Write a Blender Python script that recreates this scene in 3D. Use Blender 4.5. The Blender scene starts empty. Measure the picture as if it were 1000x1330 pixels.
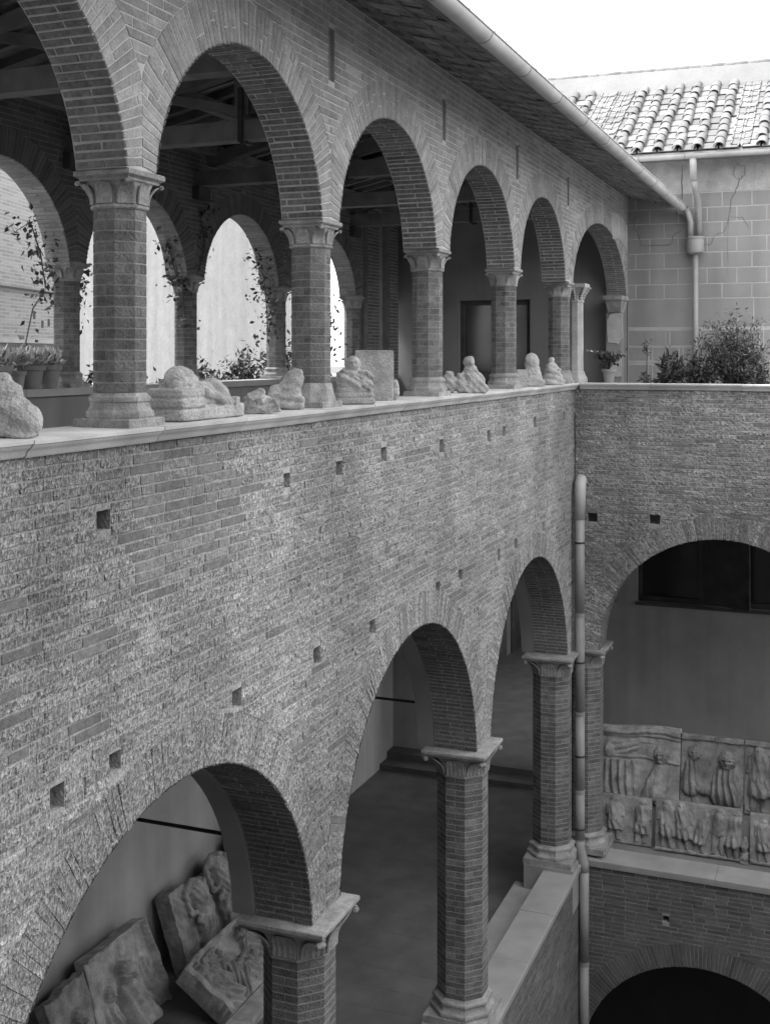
import bpy, bmesh, math, random
import numpy as np
from mathutils import Vector, Matrix, noise as mnoise

R = math.radians
rng = np.random.default_rng(429)
random.seed(429)
scene = bpy.context.scene
COL = scene.collection

# ------------------------------------------------------------------ camera, sky, sun, exposure
FPX, PHI = 1536.0, math.atan2(605.0, 1536.0)
cam_d = bpy.data.cameras.new('camera')
cam_d.sensor_fit = 'HORIZONTAL'; cam_d.sensor_width = 36.0
cam_d.lens = 36.0 * FPX / 1000.0
cam_d.shift_y = -(665.0 - 461.0) / 1000.0
cam_d.clip_start = 0.1; cam_d.clip_end = 3000
cam = bpy.data.objects.new('camera', cam_d); COL.objects.link(cam)
cam.rotation_euler = (R(90), 0, PHI)
scene.camera = cam

SUN = Vector((-0.46, -0.12, 0.88)).normalized()      # direction towards the sun
world = bpy.data.worlds.new('World'); scene.world = world; world.use_nodes = True
wn, wl = world.node_tree.nodes, world.node_tree.links
wn.clear()
wo = wn.new('ShaderNodeOutputWorld'); bg = wn.new('ShaderNodeBackground'); bw = wn.new('ShaderNodeRGBToBW')
sky = wn.new('ShaderNodeTexSky'); sky.sky_type = 'NISHITA'; sky.sun_disc = False
sky.sun_elevation = math.asin(SUN.z); sky.sun_rotation = math.atan2(SUN.x, SUN.y)
sky.dust_density = 3.0; sky.air_density = 1.0
pw_ = wn.new('ShaderNodeMath'); pw_.operation = 'POWER'; pw_.inputs[1].default_value = .22      # hazy overcast: the clear sky evened out
mu_ = wn.new('ShaderNodeMath'); mu_.operation = 'MULTIPLY'; mu_.inputs[1].default_value = 2.2
wl.new(sky.outputs[0], bw.inputs[0]); wl.new(bw.outputs[0], pw_.inputs[0]); wl.new(pw_.outputs[0], mu_.inputs[0]); wl.new(mu_.outputs[0], bg.inputs[0]); wl.new(bg.outputs[0], wo.inputs[0])
bg.inputs[1].default_value = 0.15
sun_d = bpy.data.lights.new('sun', 'SUN'); sun_d.energy = 1.0; sun_d.angle = R(14); sun_d.color = (1, 1, 1)
sun = bpy.data.objects.new('sun', sun_d); COL.objects.link(sun)
sun.rotation_euler = SUN.to_track_quat('Z', 'Y').to_euler()
scene.view_settings.view_transform = 'Standard'; scene.view_settings.look = 'None'
scene.view_settings.gamma = 1.0; scene.view_settings.use_curve_mapping = False
scene.view_settings.exposure = 3.15
scene.cycles.max_bounces = 8; scene.cycles.diffuse_bounces = 6
scene.cycles.use_denoising = True

CS, CC = math.sin(PHI), math.cos(PHI)
def depth(x, y): return -CS * x + CC * y
def proj(p):
    x, y, z = p; d = max(depth(x, y), .01)
    return 500 + FPX * (CC * x + CS * y) / d, 461 - FPX * z / d

# ------------------------------------------------------------------ materials (black-and-white plate: every colour is a grey)
MATS = {}
def mat(name, base, var=.25, scale=6., rough=.9, bump=.25, bscale=40., tone=None, tvar=.35, spec=.2, fine=0., stain=0., stain_scale=.6, metallic=0., dist=.01, streak=0.):
    """grey material; noise in world position gives tone, bump gives grain. tone: 'attr' = stored per piece, 'obj' = per object"""
    m = bpy.data.materials.new(name); m.use_nodes = True; MATS[name] = m
    nt = m.node_tree; n, l = nt.nodes, nt.links
    b = n['Principled BSDF']; b.inputs['Roughness'].default_value = rough; b.inputs['Specular IOR Level'].default_value = spec
    b.inputs['Metallic'].default_value = metallic
    geo = n.new('ShaderNodeNewGeometry')
    def noise(s, detail=4, dim=None):
        t = n.new('ShaderNodeTexNoise'); t.inputs['Scale'].default_value = s; t.inputs['Detail'].default_value = detail
        l.new(geo.outputs['Position'], t.inputs['Vector']); return t.outputs['Fac']
    def math_(op, a, c, clamp=False):
        t = n.new('ShaderNodeMath'); t.operation = op; t.use_clamp = clamp
        for i, v in enumerate((a, c)):
            if isinstance(v, (int, float)): t.inputs[i].default_value = v
            else: l.new(v, t.inputs[i])
        return t.outputs[0]
    # factor = 1 + var*2*(noise-.5) ...
    f = math_('ADD', math_('MULTIPLY', math_('SUBTRACT', noise(scale), .5), var * 4), 1.0)
    if fine: f = math_('MULTIPLY', f, math_('ADD', math_('MULTIPLY', math_('SUBTRACT', noise(bscale), .5), fine * 4), 1.0))
    if stain:
        st = noise(stain_scale, 6)
        f = math_('MULTIPLY', f, math_('ADD', math_('MULTIPLY', math_('SUBTRACT', st, .5), stain * 5), 1.0))
    if streak:
        sm_ = n.new('ShaderNodeMapping'); sm_.inputs['Scale'].default_value = (2.2, 2.2, .14); l.new(geo.outputs['Position'], sm_.inputs['Vector'])
        sn = n.new('ShaderNodeTexNoise'); sn.inputs['Scale'].default_value = 1.0; sn.inputs['Detail'].default_value = 6; l.new(sm_.outputs[0], sn.inputs['Vector'])
        f = math_('MULTIPLY', f, math_('ADD', math_('MULTIPLY', math_('SUBTRACT', sn.outputs['Fac'], .5), streak * 4), 1.0))
    if tone:
        if tone == 'attr':
            t = n.new('ShaderNodeAttribute'); t.attribute_name = 'tone'; tv = t.outputs['Fac']
        else:
            t = n.new('ShaderNodeObjectInfo'); tv = t.outputs['Random']
        f = math_('MULTIPLY', f, math_('ADD', math_('MULTIPLY', math_('SUBTRACT', tv, .5), tvar * 2), 1.0))
    v = math_('MULTIPLY', f, base); v = math_('MAXIMUM', v, base * .25); v = math_('MINIMUM', v, .85)
    cc = n.new('ShaderNodeCombineColor')
    for i in range(3): l.new(v, cc.inputs[i])
    l.new(cc.outputs[0], b.inputs['Base Color'])
    bp = n.new('ShaderNodeBump'); bp.inputs['Strength'].default_value = min(1., bump); bp.inputs['Distance'].default_value = dist
    l.new(noise(bscale, 6), bp.inputs['Height']); l.new(bp.outputs[0], b.inputs['Normal'])
    m['_n'] = 0
    return m

def pecked(name, base, mort=.5, su=44., sw=16., tilt=20., strength=.9, light=.62, amount=1.0, tvar=.3):
    """old brick hacked over with a pick: pale chipped ridges round darker pits, by the piece attribute 'pick' (0 = smooth face)"""
    m = bpy.data.materials.new(name); m.use_nodes = True; MATS[name] = m
    nt = m.node_tree; n, l = nt.nodes, nt.links
    b = n['Principled BSDF']; b.inputs['Roughness'].default_value = .95; b.inputs['Specular IOR Level'].default_value = .1
    geo = n.new('ShaderNodeNewGeometry')
    def math_(op, a, c, clamp=False):
        t = n.new('ShaderNodeMath'); t.operation = op; t.use_clamp = clamp
        for i, v in enumerate((a, c)):
            if isinstance(v, (int, float)): t.inputs[i].default_value = v
            else: l.new(v, t.inputs[i])
        return t.outputs[0]
    rot = n.new('ShaderNodeVectorRotate'); rot.rotation_type = 'EULER_XYZ'
    rot.inputs['Rotation'].default_value = (R(tilt), R(tilt), 0)
    l.new(geo.outputs['Position'], rot.inputs['Vector'])
    mp = n.new('ShaderNodeMapping'); mp.inputs['Scale'].default_value = (su, su, sw)
    l.new(rot.outputs[0], mp.inputs['Vector'])
    n1 = n.new('ShaderNodeTexNoise'); n1.inputs['Scale'].default_value = 1.0; n1.inputs['Detail'].default_value = 3.5; n1.inputs['Roughness'].default_value = .6
    l.new(mp.outputs[0], n1.inputs['Vector'])
    ridge = n1.outputs['Fac']
    rp = n.new('ShaderNodeValToRGB'); rp.color_ramp.elements[0].position = .44; rp.color_ramp.elements[1].position = .60
    l.new(ridge, rp.inputs[0])
    vo = n.new('ShaderNodeTexVoronoi'); vo.feature = 'DISTANCE_TO_EDGE'; vo.inputs['Scale'].default_value = .85; vo.inputs['Randomness'].default_value = 1.0
    wp = n.new('ShaderNodeMixRGB'); wp.blend_type = 'ADD'; wp.inputs[0].default_value = .9
    l.new(mp.outputs[0], wp.inputs[1]); l.new(n1.outputs['Color'], wp.inputs[2]); l.new(wp.outputs[0], vo.inputs['Vector'])
    vr = n.new('ShaderNodeValToRGB'); vr.color_ramp.elements[0].position = .0; vr.color_ramp.elements[0].color = (1,1,1,1); vr.color_ramp.elements[1].position = .16; vr.color_ramp.elements[1].color = (0,0,0,1)
    l.new(vo.outputs['Distance'], vr.inputs[0])
    pk = n.new('ShaderNodeAttribute'); pk.attribute_name = 'pick'
    tn = n.new('ShaderNodeAttribute'); tn.attribute_name = 'tone'
    big = n.new('ShaderNodeTexNoise'); big.inputs['Scale'].default_value = .55; big.inputs['Detail'].default_value = 5
    l.new(geo.outputs['Position'], big.inputs['Vector'])
    fine = n.new('ShaderNodeTexNoise'); fine.inputs['Scale'].default_value = 55; fine.inputs['Detail'].default_value = 4
    l.new(geo.outputs['Position'], fine.inputs['Vector'])
    f = math_('ADD', math_('MULTIPLY', math_('SUBTRACT', big.outputs['Fac'], .5), 1.1), 1.0)
    f = math_('MULTIPLY', f, math_('ADD', math_('MULTIPLY', math_('SUBTRACT', fine.outputs['Fac'], .5), .9), 1.0))
    f = math_('MULTIPLY', f, math_('ADD', math_('MULTIPLY', math_('SUBTRACT', tn.outputs['Fac'], .5), tvar * 2), 1.0))
    mid = n.new('ShaderNodeTexNoise'); mid.inputs['Scale'].default_value = 14; mid.inputs['Detail'].default_value = 6; l.new(geo.outputs['Position'], mid.inputs['Vector'])
    sm_ = n.new('ShaderNodeMapping'); sm_.inputs['Scale'].default_value = (1.7, 1.7, .16); l.new(geo.outputs['Position'], sm_.inputs['Vector'])
    sn = n.new('ShaderNodeTexNoise'); sn.inputs['Scale'].default_value = 1.0; sn.inputs['Detail'].default_value = 5; l.new(sm_.outputs[0], sn.inputs['Vector'])
    f = math_('MULTIPLY', f, math_('ADD', math_('MULTIPLY', math_('SUBTRACT', sn.outputs['Fac'], .5), .75), 1.0))
    v = math_('MULTIPLY', math_('MULTIPLY', f, math_('ADD', math_('MULTIPLY', math_('SUBTRACT', mid.outputs['Fac'], .5), 1.2), 1.12)), base)
    chip = math_('MULTIPLY', math_('MULTIPLY', math_('ADD', math_('MULTIPLY', rp.outputs[0], .78), math_('MULTIPLY', vr.outputs[0], .34), True), pk.outputs['Fac']), amount, True)
    lightv = math_('MULTIPLY', f, light)
    v = math_('ADD', math_('MULTIPLY', v, math_('SUBTRACT', 1.0, chip)), math_('MULTIPLY', lightv, chip))
    v = math_('MINIMUM', math_('MAXIMUM', v, .04), .85)
    cc = n.new('ShaderNodeCombineColor')
    for i in range(3): l.new(v, cc.inputs[i])
    l.new(cc.outputs[0], b.inputs['Base Color'])
    h = math_('ADD', math_('MULTIPLY', math_('ADD', ridge, math_('MULTIPLY', math_('MINIMUM', vo.outputs['Distance'], .3), -1.1)), math_('ADD', math_('MULTIPLY', pk.outputs['Fac'], 1.0), .06)), math_('MULTIPLY', fine.outputs['Fac'], .12))
    bp = n.new('ShaderNodeBump'); bp.inputs['Strength'].default_value = strength; bp.inputs['Distance'].default_value = .032
    l.new(h, bp.inputs['Height']); l.new(bp.outputs[0], b.inputs['Normal'])
    return m

pecked('brick_hacked', .15, light=.46, tvar=.24)
pecked('joint_hacked', .27, light=.47, tvar=.12)
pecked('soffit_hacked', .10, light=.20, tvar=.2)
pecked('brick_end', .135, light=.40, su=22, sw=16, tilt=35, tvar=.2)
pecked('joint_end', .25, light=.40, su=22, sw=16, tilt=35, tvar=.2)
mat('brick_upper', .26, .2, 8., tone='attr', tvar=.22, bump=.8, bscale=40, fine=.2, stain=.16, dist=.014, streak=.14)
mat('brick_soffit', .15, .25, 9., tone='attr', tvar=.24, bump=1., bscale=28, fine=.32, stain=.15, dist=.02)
mat('brick_low', .11, .2, 3., tone='attr', tvar=.25, bump=.7, bscale=30, fine=.2, stain=.15)
mat('brick_column', .14, .3, 9., tone='obj', tvar=.22, bump=.9, bscale=45, fine=.28, stain=.2, stain_scale=1.6, dist=.016)
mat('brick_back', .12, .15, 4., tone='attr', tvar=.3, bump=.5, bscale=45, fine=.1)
mat('mortar', .40, .2, 5., bump=.6, bscale=60, fine=.15)
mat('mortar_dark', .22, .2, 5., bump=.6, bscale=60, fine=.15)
mat('mortar_mid', .27, .2, 5., bump=.6, bscale=60, fine=.15)
mat('coping_stone', .50, .18, 2.2, rough=.8, bump=.25, bscale=70, fine=.10, stain=.12, tone='obj', tvar=.1, streak=.14)
mat('sill_stone', .30, .15, 2.2, rough=.85, bump=.3, bscale=50, fine=.1, stain=.1, tone='obj', tvar=.1)
mat('capital_stone', .27, .3, 7., bump=.8, bscale=45, fine=.22, stain=.22, stain_scale=2.5, dist=.015)
mat('sculpture_stone', .36, .25, 7., bump=1., bscale=45, fine=.24, dist=.02, stain=.14, stain_scale=3., tone='obj', tvar=.1)
mat('relief_stone', .29, .25, 6., bump=.7, bscale=45, fine=.2, stain=.25, stain_scale=3., tone='obj', tvar=.15)
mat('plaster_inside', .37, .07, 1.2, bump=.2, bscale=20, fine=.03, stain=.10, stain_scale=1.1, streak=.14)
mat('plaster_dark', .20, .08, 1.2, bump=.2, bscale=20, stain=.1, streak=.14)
mat('plaster_garden', .18, .06, 3., bump=.5, bscale=10, fine=.10, stain=.06, stain_scale=2., streak=.14)
mat('plaster_block', .22, .08, 2., bump=.3, bscale=50, fine=.08, stain=.07, tone='obj', tvar=.02, streak=.14)
mat('plaster_joint', .33, .1, 3., bump=.3, bscale=50)
mat('ridge_plaster', .36, .08, 2., bump=.3, bscale=20, fine=.06, stain=.08)
mat('vault_shade_black', .05, .1, 2.)  # near-black, the vault's shade put into the colour
mat('plaster_old', .36, .2, 4., bump=.5, bscale=30, fine=.12, stain=.15)
mat('wood_beam', .14, .3, 3., bump=.5, bscale=25, tone='obj', tvar=.3)
mat('wood_dark', .075, .3, 3., bump=.3, bscale=25)
mat('iron', .04, .3, 8., rough=.6, bump=.2, bscale=60)
mat('zinc', .42, .12, 3., rough=.5, bump=.1, bscale=30, spec=.4, stain=.12, streak=.14)
mat('pipe_grey', .26, .15, 3., rough=.55, bump=.1, bscale=30, spec=.4, stain=.15, streak=.14)
mat('tile', .165, .15, 6., tone='obj', tvar=.24, bump=.4, bscale=50, fine=.12)
mat('tile_under', .22, .2, 6., tone='obj', tvar=.25, bump=.4, bscale=40)
mat('floor_tile', .13, .2, 2., rough=.85, bump=.2, bscale=25, stain=.12, tone='obj', tvar=.03)
mat('ground', .09, .2, 2., bump=.4, bscale=12)
mat('earth', .22, .2, 2., bump=.5, bscale=12)
mat('leaf', .055, .2, 4., rough=.5, bump=.1, bscale=20, tone='attr', tvar=.6, spec=.4)
mat('leaf_pale', .48, .2, 4., rough=.5, bump=.1, bscale=20, tone='attr', tvar=.4, spec=.4)
mat('petal', .5, .05, 4., rough=.6)
mat('stem', .10, .2, 6., bump=.3)
mat('terracotta', .24, .12, 6., bump=.2, bscale=60, tone='obj', tvar=.2)
mat('crack', .10, .2, 6.)
mat('glass_dark', .03, .1, 3., rough=.12, spec=.5, bump=0.)


def brick_texture(name, base, mort, scale=1.):
    m = bpy.data.materials.new(name); m.use_nodes = True; MATS[name] = m
    n, l = m.node_tree.nodes, m.node_tree.links; b = n['Principled BSDF']; b.inputs['Roughness'].default_value = .95
    tc = n.new('ShaderNodeNewGeometry'); rot = n.new('ShaderNodeVectorRotate'); rot.rotation_type = 'EULER_XYZ'; rot.inputs['Rotation'].default_value = (R(-90), 0, R(-105))
    rot.invert = False
    sep = n.new('ShaderNodeSeparateXYZ'); l.new(tc.outputs['Position'], sep.inputs[0]); cmb = n.new('ShaderNodeCombineXYZ')
    l.new(sep.outputs['Y'], cmb.inputs[0]); l.new(sep.outputs['Z'], cmb.inputs[1])
    br = n.new('ShaderNodeTexBrick'); br.inputs['Scale'].default_value = scale; br.inputs['Brick Width'].default_value = .42; br.inputs['Row Height'].default_value = .082; br.inputs['Mortar Size'].default_value = .012
    br.inputs['Color1'].default_value = (base,)*3 + (1,); br.inputs['Color2'].default_value = (base*.7,)*3 + (1,); br.inputs['Mortar'].default_value = (mort,)*3 + (1,)
    l.new(cmb.outputs[0], br.inputs['Vector']); l.new(br.outputs['Color'], b.inputs['Base Color'])
    bp = n.new('ShaderNodeBump'); bp.inputs['Distance'].default_value = .01; bp.invert = True; l.new(br.outputs['Fac'], bp.inputs['Height']); l.new(bp.outputs[0], b.inputs['Normal'])
brick_texture('house_brick', .28, .33)
brick_texture('brick_texture_wall', .2, .26)

# ------------------------------------------------------------------ object helpers
def link(o): COL.objects.link(o); return o
def tag(o, label=None, cat=None, group=None, kind=None):
    if label: o['label'] = label; o['kind'] = kind or 'thing'
    if cat: o['category'] = cat
    if group: o['group'] = group
    if kind: o['kind'] = kind
    return o
def empty(name, loc=(0, 0, 0), rz=0.0):
    o = bpy.data.objects.new(name, None); o.location = loc; o.rotation_euler = (0, 0, rz); o.empty_display_size = .2
    return link(o)
def mesh_np(name, V, F, attrs=None, smooth=False):
    """V (n,3); F list/array of quads (m,4) or list of polygons"""
    me = bpy.data.meshes.new(name)
    V = np.asarray(V, dtype=np.float32)
    if isinstance(F, np.ndarray):
        m, k = F.shape
        me.vertices.add(len(V)); me.vertices.foreach_set('co', V.ravel())
        me.loops.add(m * k); me.loops.foreach_set('vertex_index', F.ravel().astype(np.int32))
        me.polygons.add(m); me.polygons.foreach_set('loop_start', (np.arange(m) * k).astype(np.int32))
        me.update(calc_edges=True)
    else:
        me.from_pydata(V.tolist(), [], F); me.update()
    for an, av in (attrs or {}).items():
        a = me.attributes.new(an, 'FLOAT', 'FACE'); a.data.foreach_set('value', np.asarray(av, dtype=np.float32))
    me.polygons.foreach_set('use_smooth', np.full(len(me.polygons), bool(smooth)))
    return me
def obj(name, me, m, parent=None, keep_world=False):
    o = bpy.data.objects.new(name, me); link(o)
    if m is not None and len(me.materials) == 0: me.materials.append(MATS[m] if isinstance(m, str) else m)
    if parent is not None:
        o.parent = parent
        if keep_world:
            L = parent.location
            o.location = (-L[0], -L[1], -L[2])   # parents of world-space pieces are never rotated
    return o
class MB:
    """collects boxes, tubes, lathes and grids into one mesh"""
    def __init__(s): s.v = []; s.f = []; s.n = 0
    def add(s, V, F):
        V = [tuple(map(float, p)) for p in V]
        s.v += V; s.f += [[i + s.n for i in q] for q in F]; s.n += len(V); return s
    def box(s, lo, hi, M=None, jit=0.):
        x0, y0, z0 = lo; x1, y1, z1 = hi
        V = [(x0,y0,z0),(x1,y0,z0),(x1,y1,z0),(x0,y1,z0),(x0,y0,z1),(x1,y0,z1),(x1,y1,z1),(x0,y1,z1)]
        if jit: V = [tuple(c + random.uniform(-jit, jit) for c in p) for p in V]
        if M is not None: V = [tuple(M @ Vector(p)) for p in V]
        return s.add(V, [(0,3,2,1),(4,5,6,7),(0,1,5,4),(1,2,6,5),(2,3,7,6),(3,0,4,7)])
    def beam(s, p0, p1, w, h):
        p0, p1 = Vector(p0), Vector(p1); d = (p1 - p0); L = d.length; d.normalize()
        side = d.cross(Vector((0,0,1)));
        if side.length < 1e-3: side = Vector((1,0,0))
        side.normalize(); up = side.cross(d).normalized()
        M = Matrix((( side.x, d.x, up.x, p0.x),(side.y, d.y, up.y, p0.y),(side.z, d.z, up.z, p0.z),(0,0,0,1)))
        return s.box((-w/2, 0, -h/2), (w/2, L, h/2), M)
    def tube(s, pts, r, seg=10, cap=True):
        pts = [Vector(p) for p in pts]; rr = r if isinstance(r, (list, tuple)) else [r] * len(pts)
        V = []; F = []
        ref = None
        for i, p in enumerate(pts):
            t = (pts[min(i+1, len(pts)-1)] - pts[max(i-1, 0)]).normalized()
            if ref is None:
                ref = t.orthogonal().normalized()
            ref = (ref - t * ref.dot(t)).normalized(); b = t.cross(ref)
            for k in range(seg):
                a = 2 * math.pi * k / seg
                V.append(p + ref * (math.cos(a) * rr[i]) + b * (math.sin(a) * rr[i]))
        for i in range(len(pts) - 1):
            for k in range(seg):
                k2 = (k + 1) % seg
                F.append((i*seg+k, i*seg+k2, (i+1)*seg+k2, (i+1)*seg+k))
        if cap:
            F.append(tuple(range(seg-1, -1, -1))); F.append(tuple((len(pts)-1)*seg + k for k in range(seg)))
        return s.add(V, F)
    def rings(s, rings, cap=True):
        """loft closed rings of equal count"""
        k = len(rings[0]); V = [p for r in rings for p in r]; F = []
        for i in range(len(rings) - 1):
            for j in range(k):
                j2 = (j + 1) % k
                F.append((i*k+j, i*k+j2, (i+1)*k+j2, (i+1)*k+j))
        if cap:
            F.append(tuple(range(k-1, -1, -1))); F.append(tuple((len(rings)-1)*k + j for j in range(k)))
        return s.add(V, F)
    def lathe(s, prof, seg=20, c=(0,0)):
        return s.rings([[(c[0] + r * math.cos(2*math.pi*j/seg), c[1] + r * math.sin(2*math.pi*j/seg), z) for j in range(seg)] for r, z in prof])
    def extrude_profile(s, prof, u0, u1, mapf):
        """prof: (n,w) points, swept from u0 to u1"""
        k = len(prof); V = [mapf(u0, w, n) for n, w in prof] + [mapf(u1, w, n) for n, w in prof]
        F = [(i, (i+1) % k, k + (i+1) % k, k + i) for i in range(k)] + [tuple(range(k-1,-1,-1)), tuple(range(k, 2*k))]
        return s.add(V, F)
    def mesh(s, name, smooth=False, auto=None):
        me = bpy.data.meshes.new(name); me.from_pydata(s.v, [], s.f); me.update()
        bm = bmesh.new(); bm.from_mesh(me); bmesh.ops.recalc_face_normals(bm, faces=bm.faces); bm.to_mesh(me); bm.free()
        if smooth: me.polygons.foreach_set('use_smooth', np.ones(len(me.polygons), dtype=bool))
        if auto is not None:
            me.polygons.foreach_set('use_smooth', np.ones(len(me.polygons), dtype=bool))
            bm = bmesh.new(); bm.from_mesh(me)
            for e in bm.edges:
                if len(e.link_faces) == 2 and e.calc_face_angle(0) > R(auto): e.smooth = False
            bm.to_mesh(me); bm.free()
        return me
    def build(s, name, m, parent=None, smooth=False, auto=None, keep_world=False):
        return obj(name, s.mesh(name, smooth, auto), m, parent, keep_world)

def structure(name, mb, m): 
    return tag(mb.build(name, m), kind='structure')

# ------------------------------------------------------------------ brickwork
def map_left(X):   return lambda u, w, n: np.stack([X + n, u, w], -1)              # wall facing +X
def map_front(Y):  return lambda u, w, n: np.stack([u, Y - n, w], -1)              # wall facing -Y
def map_out(X):    return lambda u, w, n: np.stack([X - n, u, w], -1)              # wall facing -X

def brick_geometry(quads, proud, mapf, nu=1, nv=1, chamfer=.009, back=.02, rough=.0):
    """quads (N,4,2) corner order a(0,0) b(1,0) c(1,1) d(0,1) in wall coordinates -> V (N,k,3), F template"""
    N = len(quads)
    Lu = np.linalg.norm(quads[:,1] - quads[:,0], axis=1); Lw = np.linalg.norm(quads[:,3] - quads[:,0], axis=1)
    eu = np.clip(chamfer / np.maximum(Lu, 1e-3), 0, .3); ew = np.clip(chamfer / np.maximum(Lw, 1e-3), 0, .3)
    S = nu + 3; T = nv + 3
    si = np.zeros((N, S)); ti = np.zeros((N, T))
    for i in range(nu + 1): si[:, 1+i] = eu + (1 - 2*eu) * i / nu
    si[:, -1] = 1
    for i in range(nv + 1): ti[:, 1+i] = ew + (1 - 2*ew) * i / nv
    ti[:, -1] = 1
    s = np.repeat(si[:, :, None], T, 2); t = np.repeat(ti[:, None, :], S, 1)
    a, b, c, d = (quads[:, k][:, None, None, :] for k in range(4))
    s4, t4 = s[..., None], t[..., None]
    P = a*(1-s4)*(1-t4) + b*s4*(1-t4) + c*s4*t4 + d*(1-s4)*t4
    n = np.full((N, S, T), -back)
    inner = np.repeat(np.asarray(proud)[:, None, None], S-2, 1).repeat(T-2, 2).copy()
    inner += rng.normal(0, 1, inner.shape) * (np.asarray(rough)[:, None, None] if np.ndim(rough) else rough)
    n[:, 1:-1, 1:-1] = inner
    P = P + rng.normal(0, 1, P.shape) * .0018
    V = mapf(P[..., 0], P[..., 1], n).reshape(N, S*T, 3)
    idx = np.arange(S*T).reshape(S, T)
    F = np.stack([idx[:-1,:-1], idx[1:,:-1], idx[1:,1:], idx[:-1,1:]], -1).reshape(-1, 4)
    return V, F

def place_bricks(parent, V, F, tone, pick, material, name, mass_name, n_parts, flip=False):
    """the n_parts that show largest become pieces of their own, the rest one mass"""
    N = len(V)
    if N == 0: return
    if flip: F = F[:, ::-1]
    c = V.mean(1); d = np.maximum(depth(c[:,0], c[:,1]), .1)
    x = 500 + FPX * (CC*c[:,0] + CS*c[:,1]) / d; y = 461 - FPX * c[:,2] / d
    Vd = np.maximum(depth(V[...,0], V[...,1]), .1)
    px = 500 + FPX * (CC*V[...,0] + CS*V[...,1]) / Vd; py = 461 - FPX * V[...,2] / Vd
    area = np.zeros(N)
    q = F
    for f in q:                                     # shoelace over faces, signed for facing
        ax, ay = px[:, f[0]], py[:, f[0]]
        cr = np.zeros(N)
        for k in range(4):
            i, j = f[k], f[(k+1) % 4]
            cr += px[:, i]*py[:, j] - px[:, j]*py[:, i]
        area += np.abs(cr) / 2
    inside = (x > 0) & (x < 1000) & (y > 0) & (y < 1330)
    order = np.argsort(-np.where(inside, area, 0))
    single = order[:n_parts]; single = single[inside[single] & (area[single] > 60)]
    rest = np.setdiff1d(np.arange(N), single)
    mt = MATS[material]
    for i in single:
        me = mesh_np(name, V[i], F, {'tone': np.full(len(F), tone[i]), 'pick': np.full(len(F), pick[i])})
        me.materials.append(mt); obj(name, me, None, parent, keep_world=True)
    if len(rest):
        k = V.shape[1]
        FF = (F[None] + (np.arange(len(rest)) * k)[:, None, None]).reshape(-1, 4)
        me = mesh_np(mass_name, V[rest].reshape(-1, 3), FF, {'tone': np.repeat(tone[rest], len(F)), 'pick': np.repeat(pick[rest], len(F))})
        me.materials.append(mt)
        tag(obj(mass_name, me, None, parent, keep_world=True), kind='stuff')

class Arch:
    def __init__(s, c, zc, A, B=None, ring=.42): s.c, s.zc, s.A, s.B, s.ring = c, zc, A, (B or A), ring
    def half(s, w, extra=0.):
        t = (w - s.zc) / (s.B + extra)
        return (s.A + extra) * math.sqrt(1 - t*t) if -1 < t < 1 else 0.
    def low(s, u):
        t = (u - s.c) / s.A
        return s.zc + s.B * math.sqrt(1 - t*t) if -1 < t < 1 else None

def course_quads(u0, u1, w0, w1, arches, holes, h, hb, L, joint=.014, pieces=(1., 1., 1., .5)):
    """running courses cut against arch rings and holes"""
    quads = []
    j0 = int(math.floor(w0 / h)); j = j0
    while j * h < w1:
        a = max(j * h, w0); b = min(j * h + hb, w1)
        if b - a < .025: j += 1; continue
        cuts = []
        for A in arches:
            if b < A.zc - .2: 
                pass
            hb0, hb1 = A.half(max(a, A.zc), A.ring), A.half(max(b, A.zc), A.ring)
            if hb0 > 0: cuts.append((A.c - hb0, A.c - hb1, A.c + hb1, A.c + hb0))
        for (hu, hw, du, dw) in holes:
            if b > hw - dw and a < hw + dw: cuts.append((hu - du, hu - du, hu + du, hu + du))
        cuts.sort()
        free = []; cb, ct = u0, u0
        for (lb, lt, rt, rb) in cuts:
            if lb > cb or lt > ct:
                if min(lb - cb, lt - ct) > .03: free.append((cb, ct, lb, lt))
            if rb > cb: cb = rb
            if rt > ct: ct = rt
        if min(u1 - cb, u1 - ct) > .03: free.append((cb, ct, u1, u1))
        for (lb, lt, rb, rt) in free:
            start = math.floor(max(lb, lt) / L) * L + (L/2 if j % 2 else 0) + random.uniform(-.03, .03)
            pos = []
            p = start
            while p < min(rb, rt) - .07:
                if p > max(lb, lt) + .07: pos.append(p)
                p += L * random.choice(pieces) * random.uniform(.94, 1.05)
            eb = [lb] + pos + [rb]; et = [lt] + pos + [rt]
            g = joint / 2
            for k in range(len(eb) - 1):
                quads.append(((eb[k]+g, a), (eb[k+1]-g, a), (et[k+1]-g, b), (et[k]+g, b)))
        j += 1
    return np.array(quads).reshape(-1, 4, 2)

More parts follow.
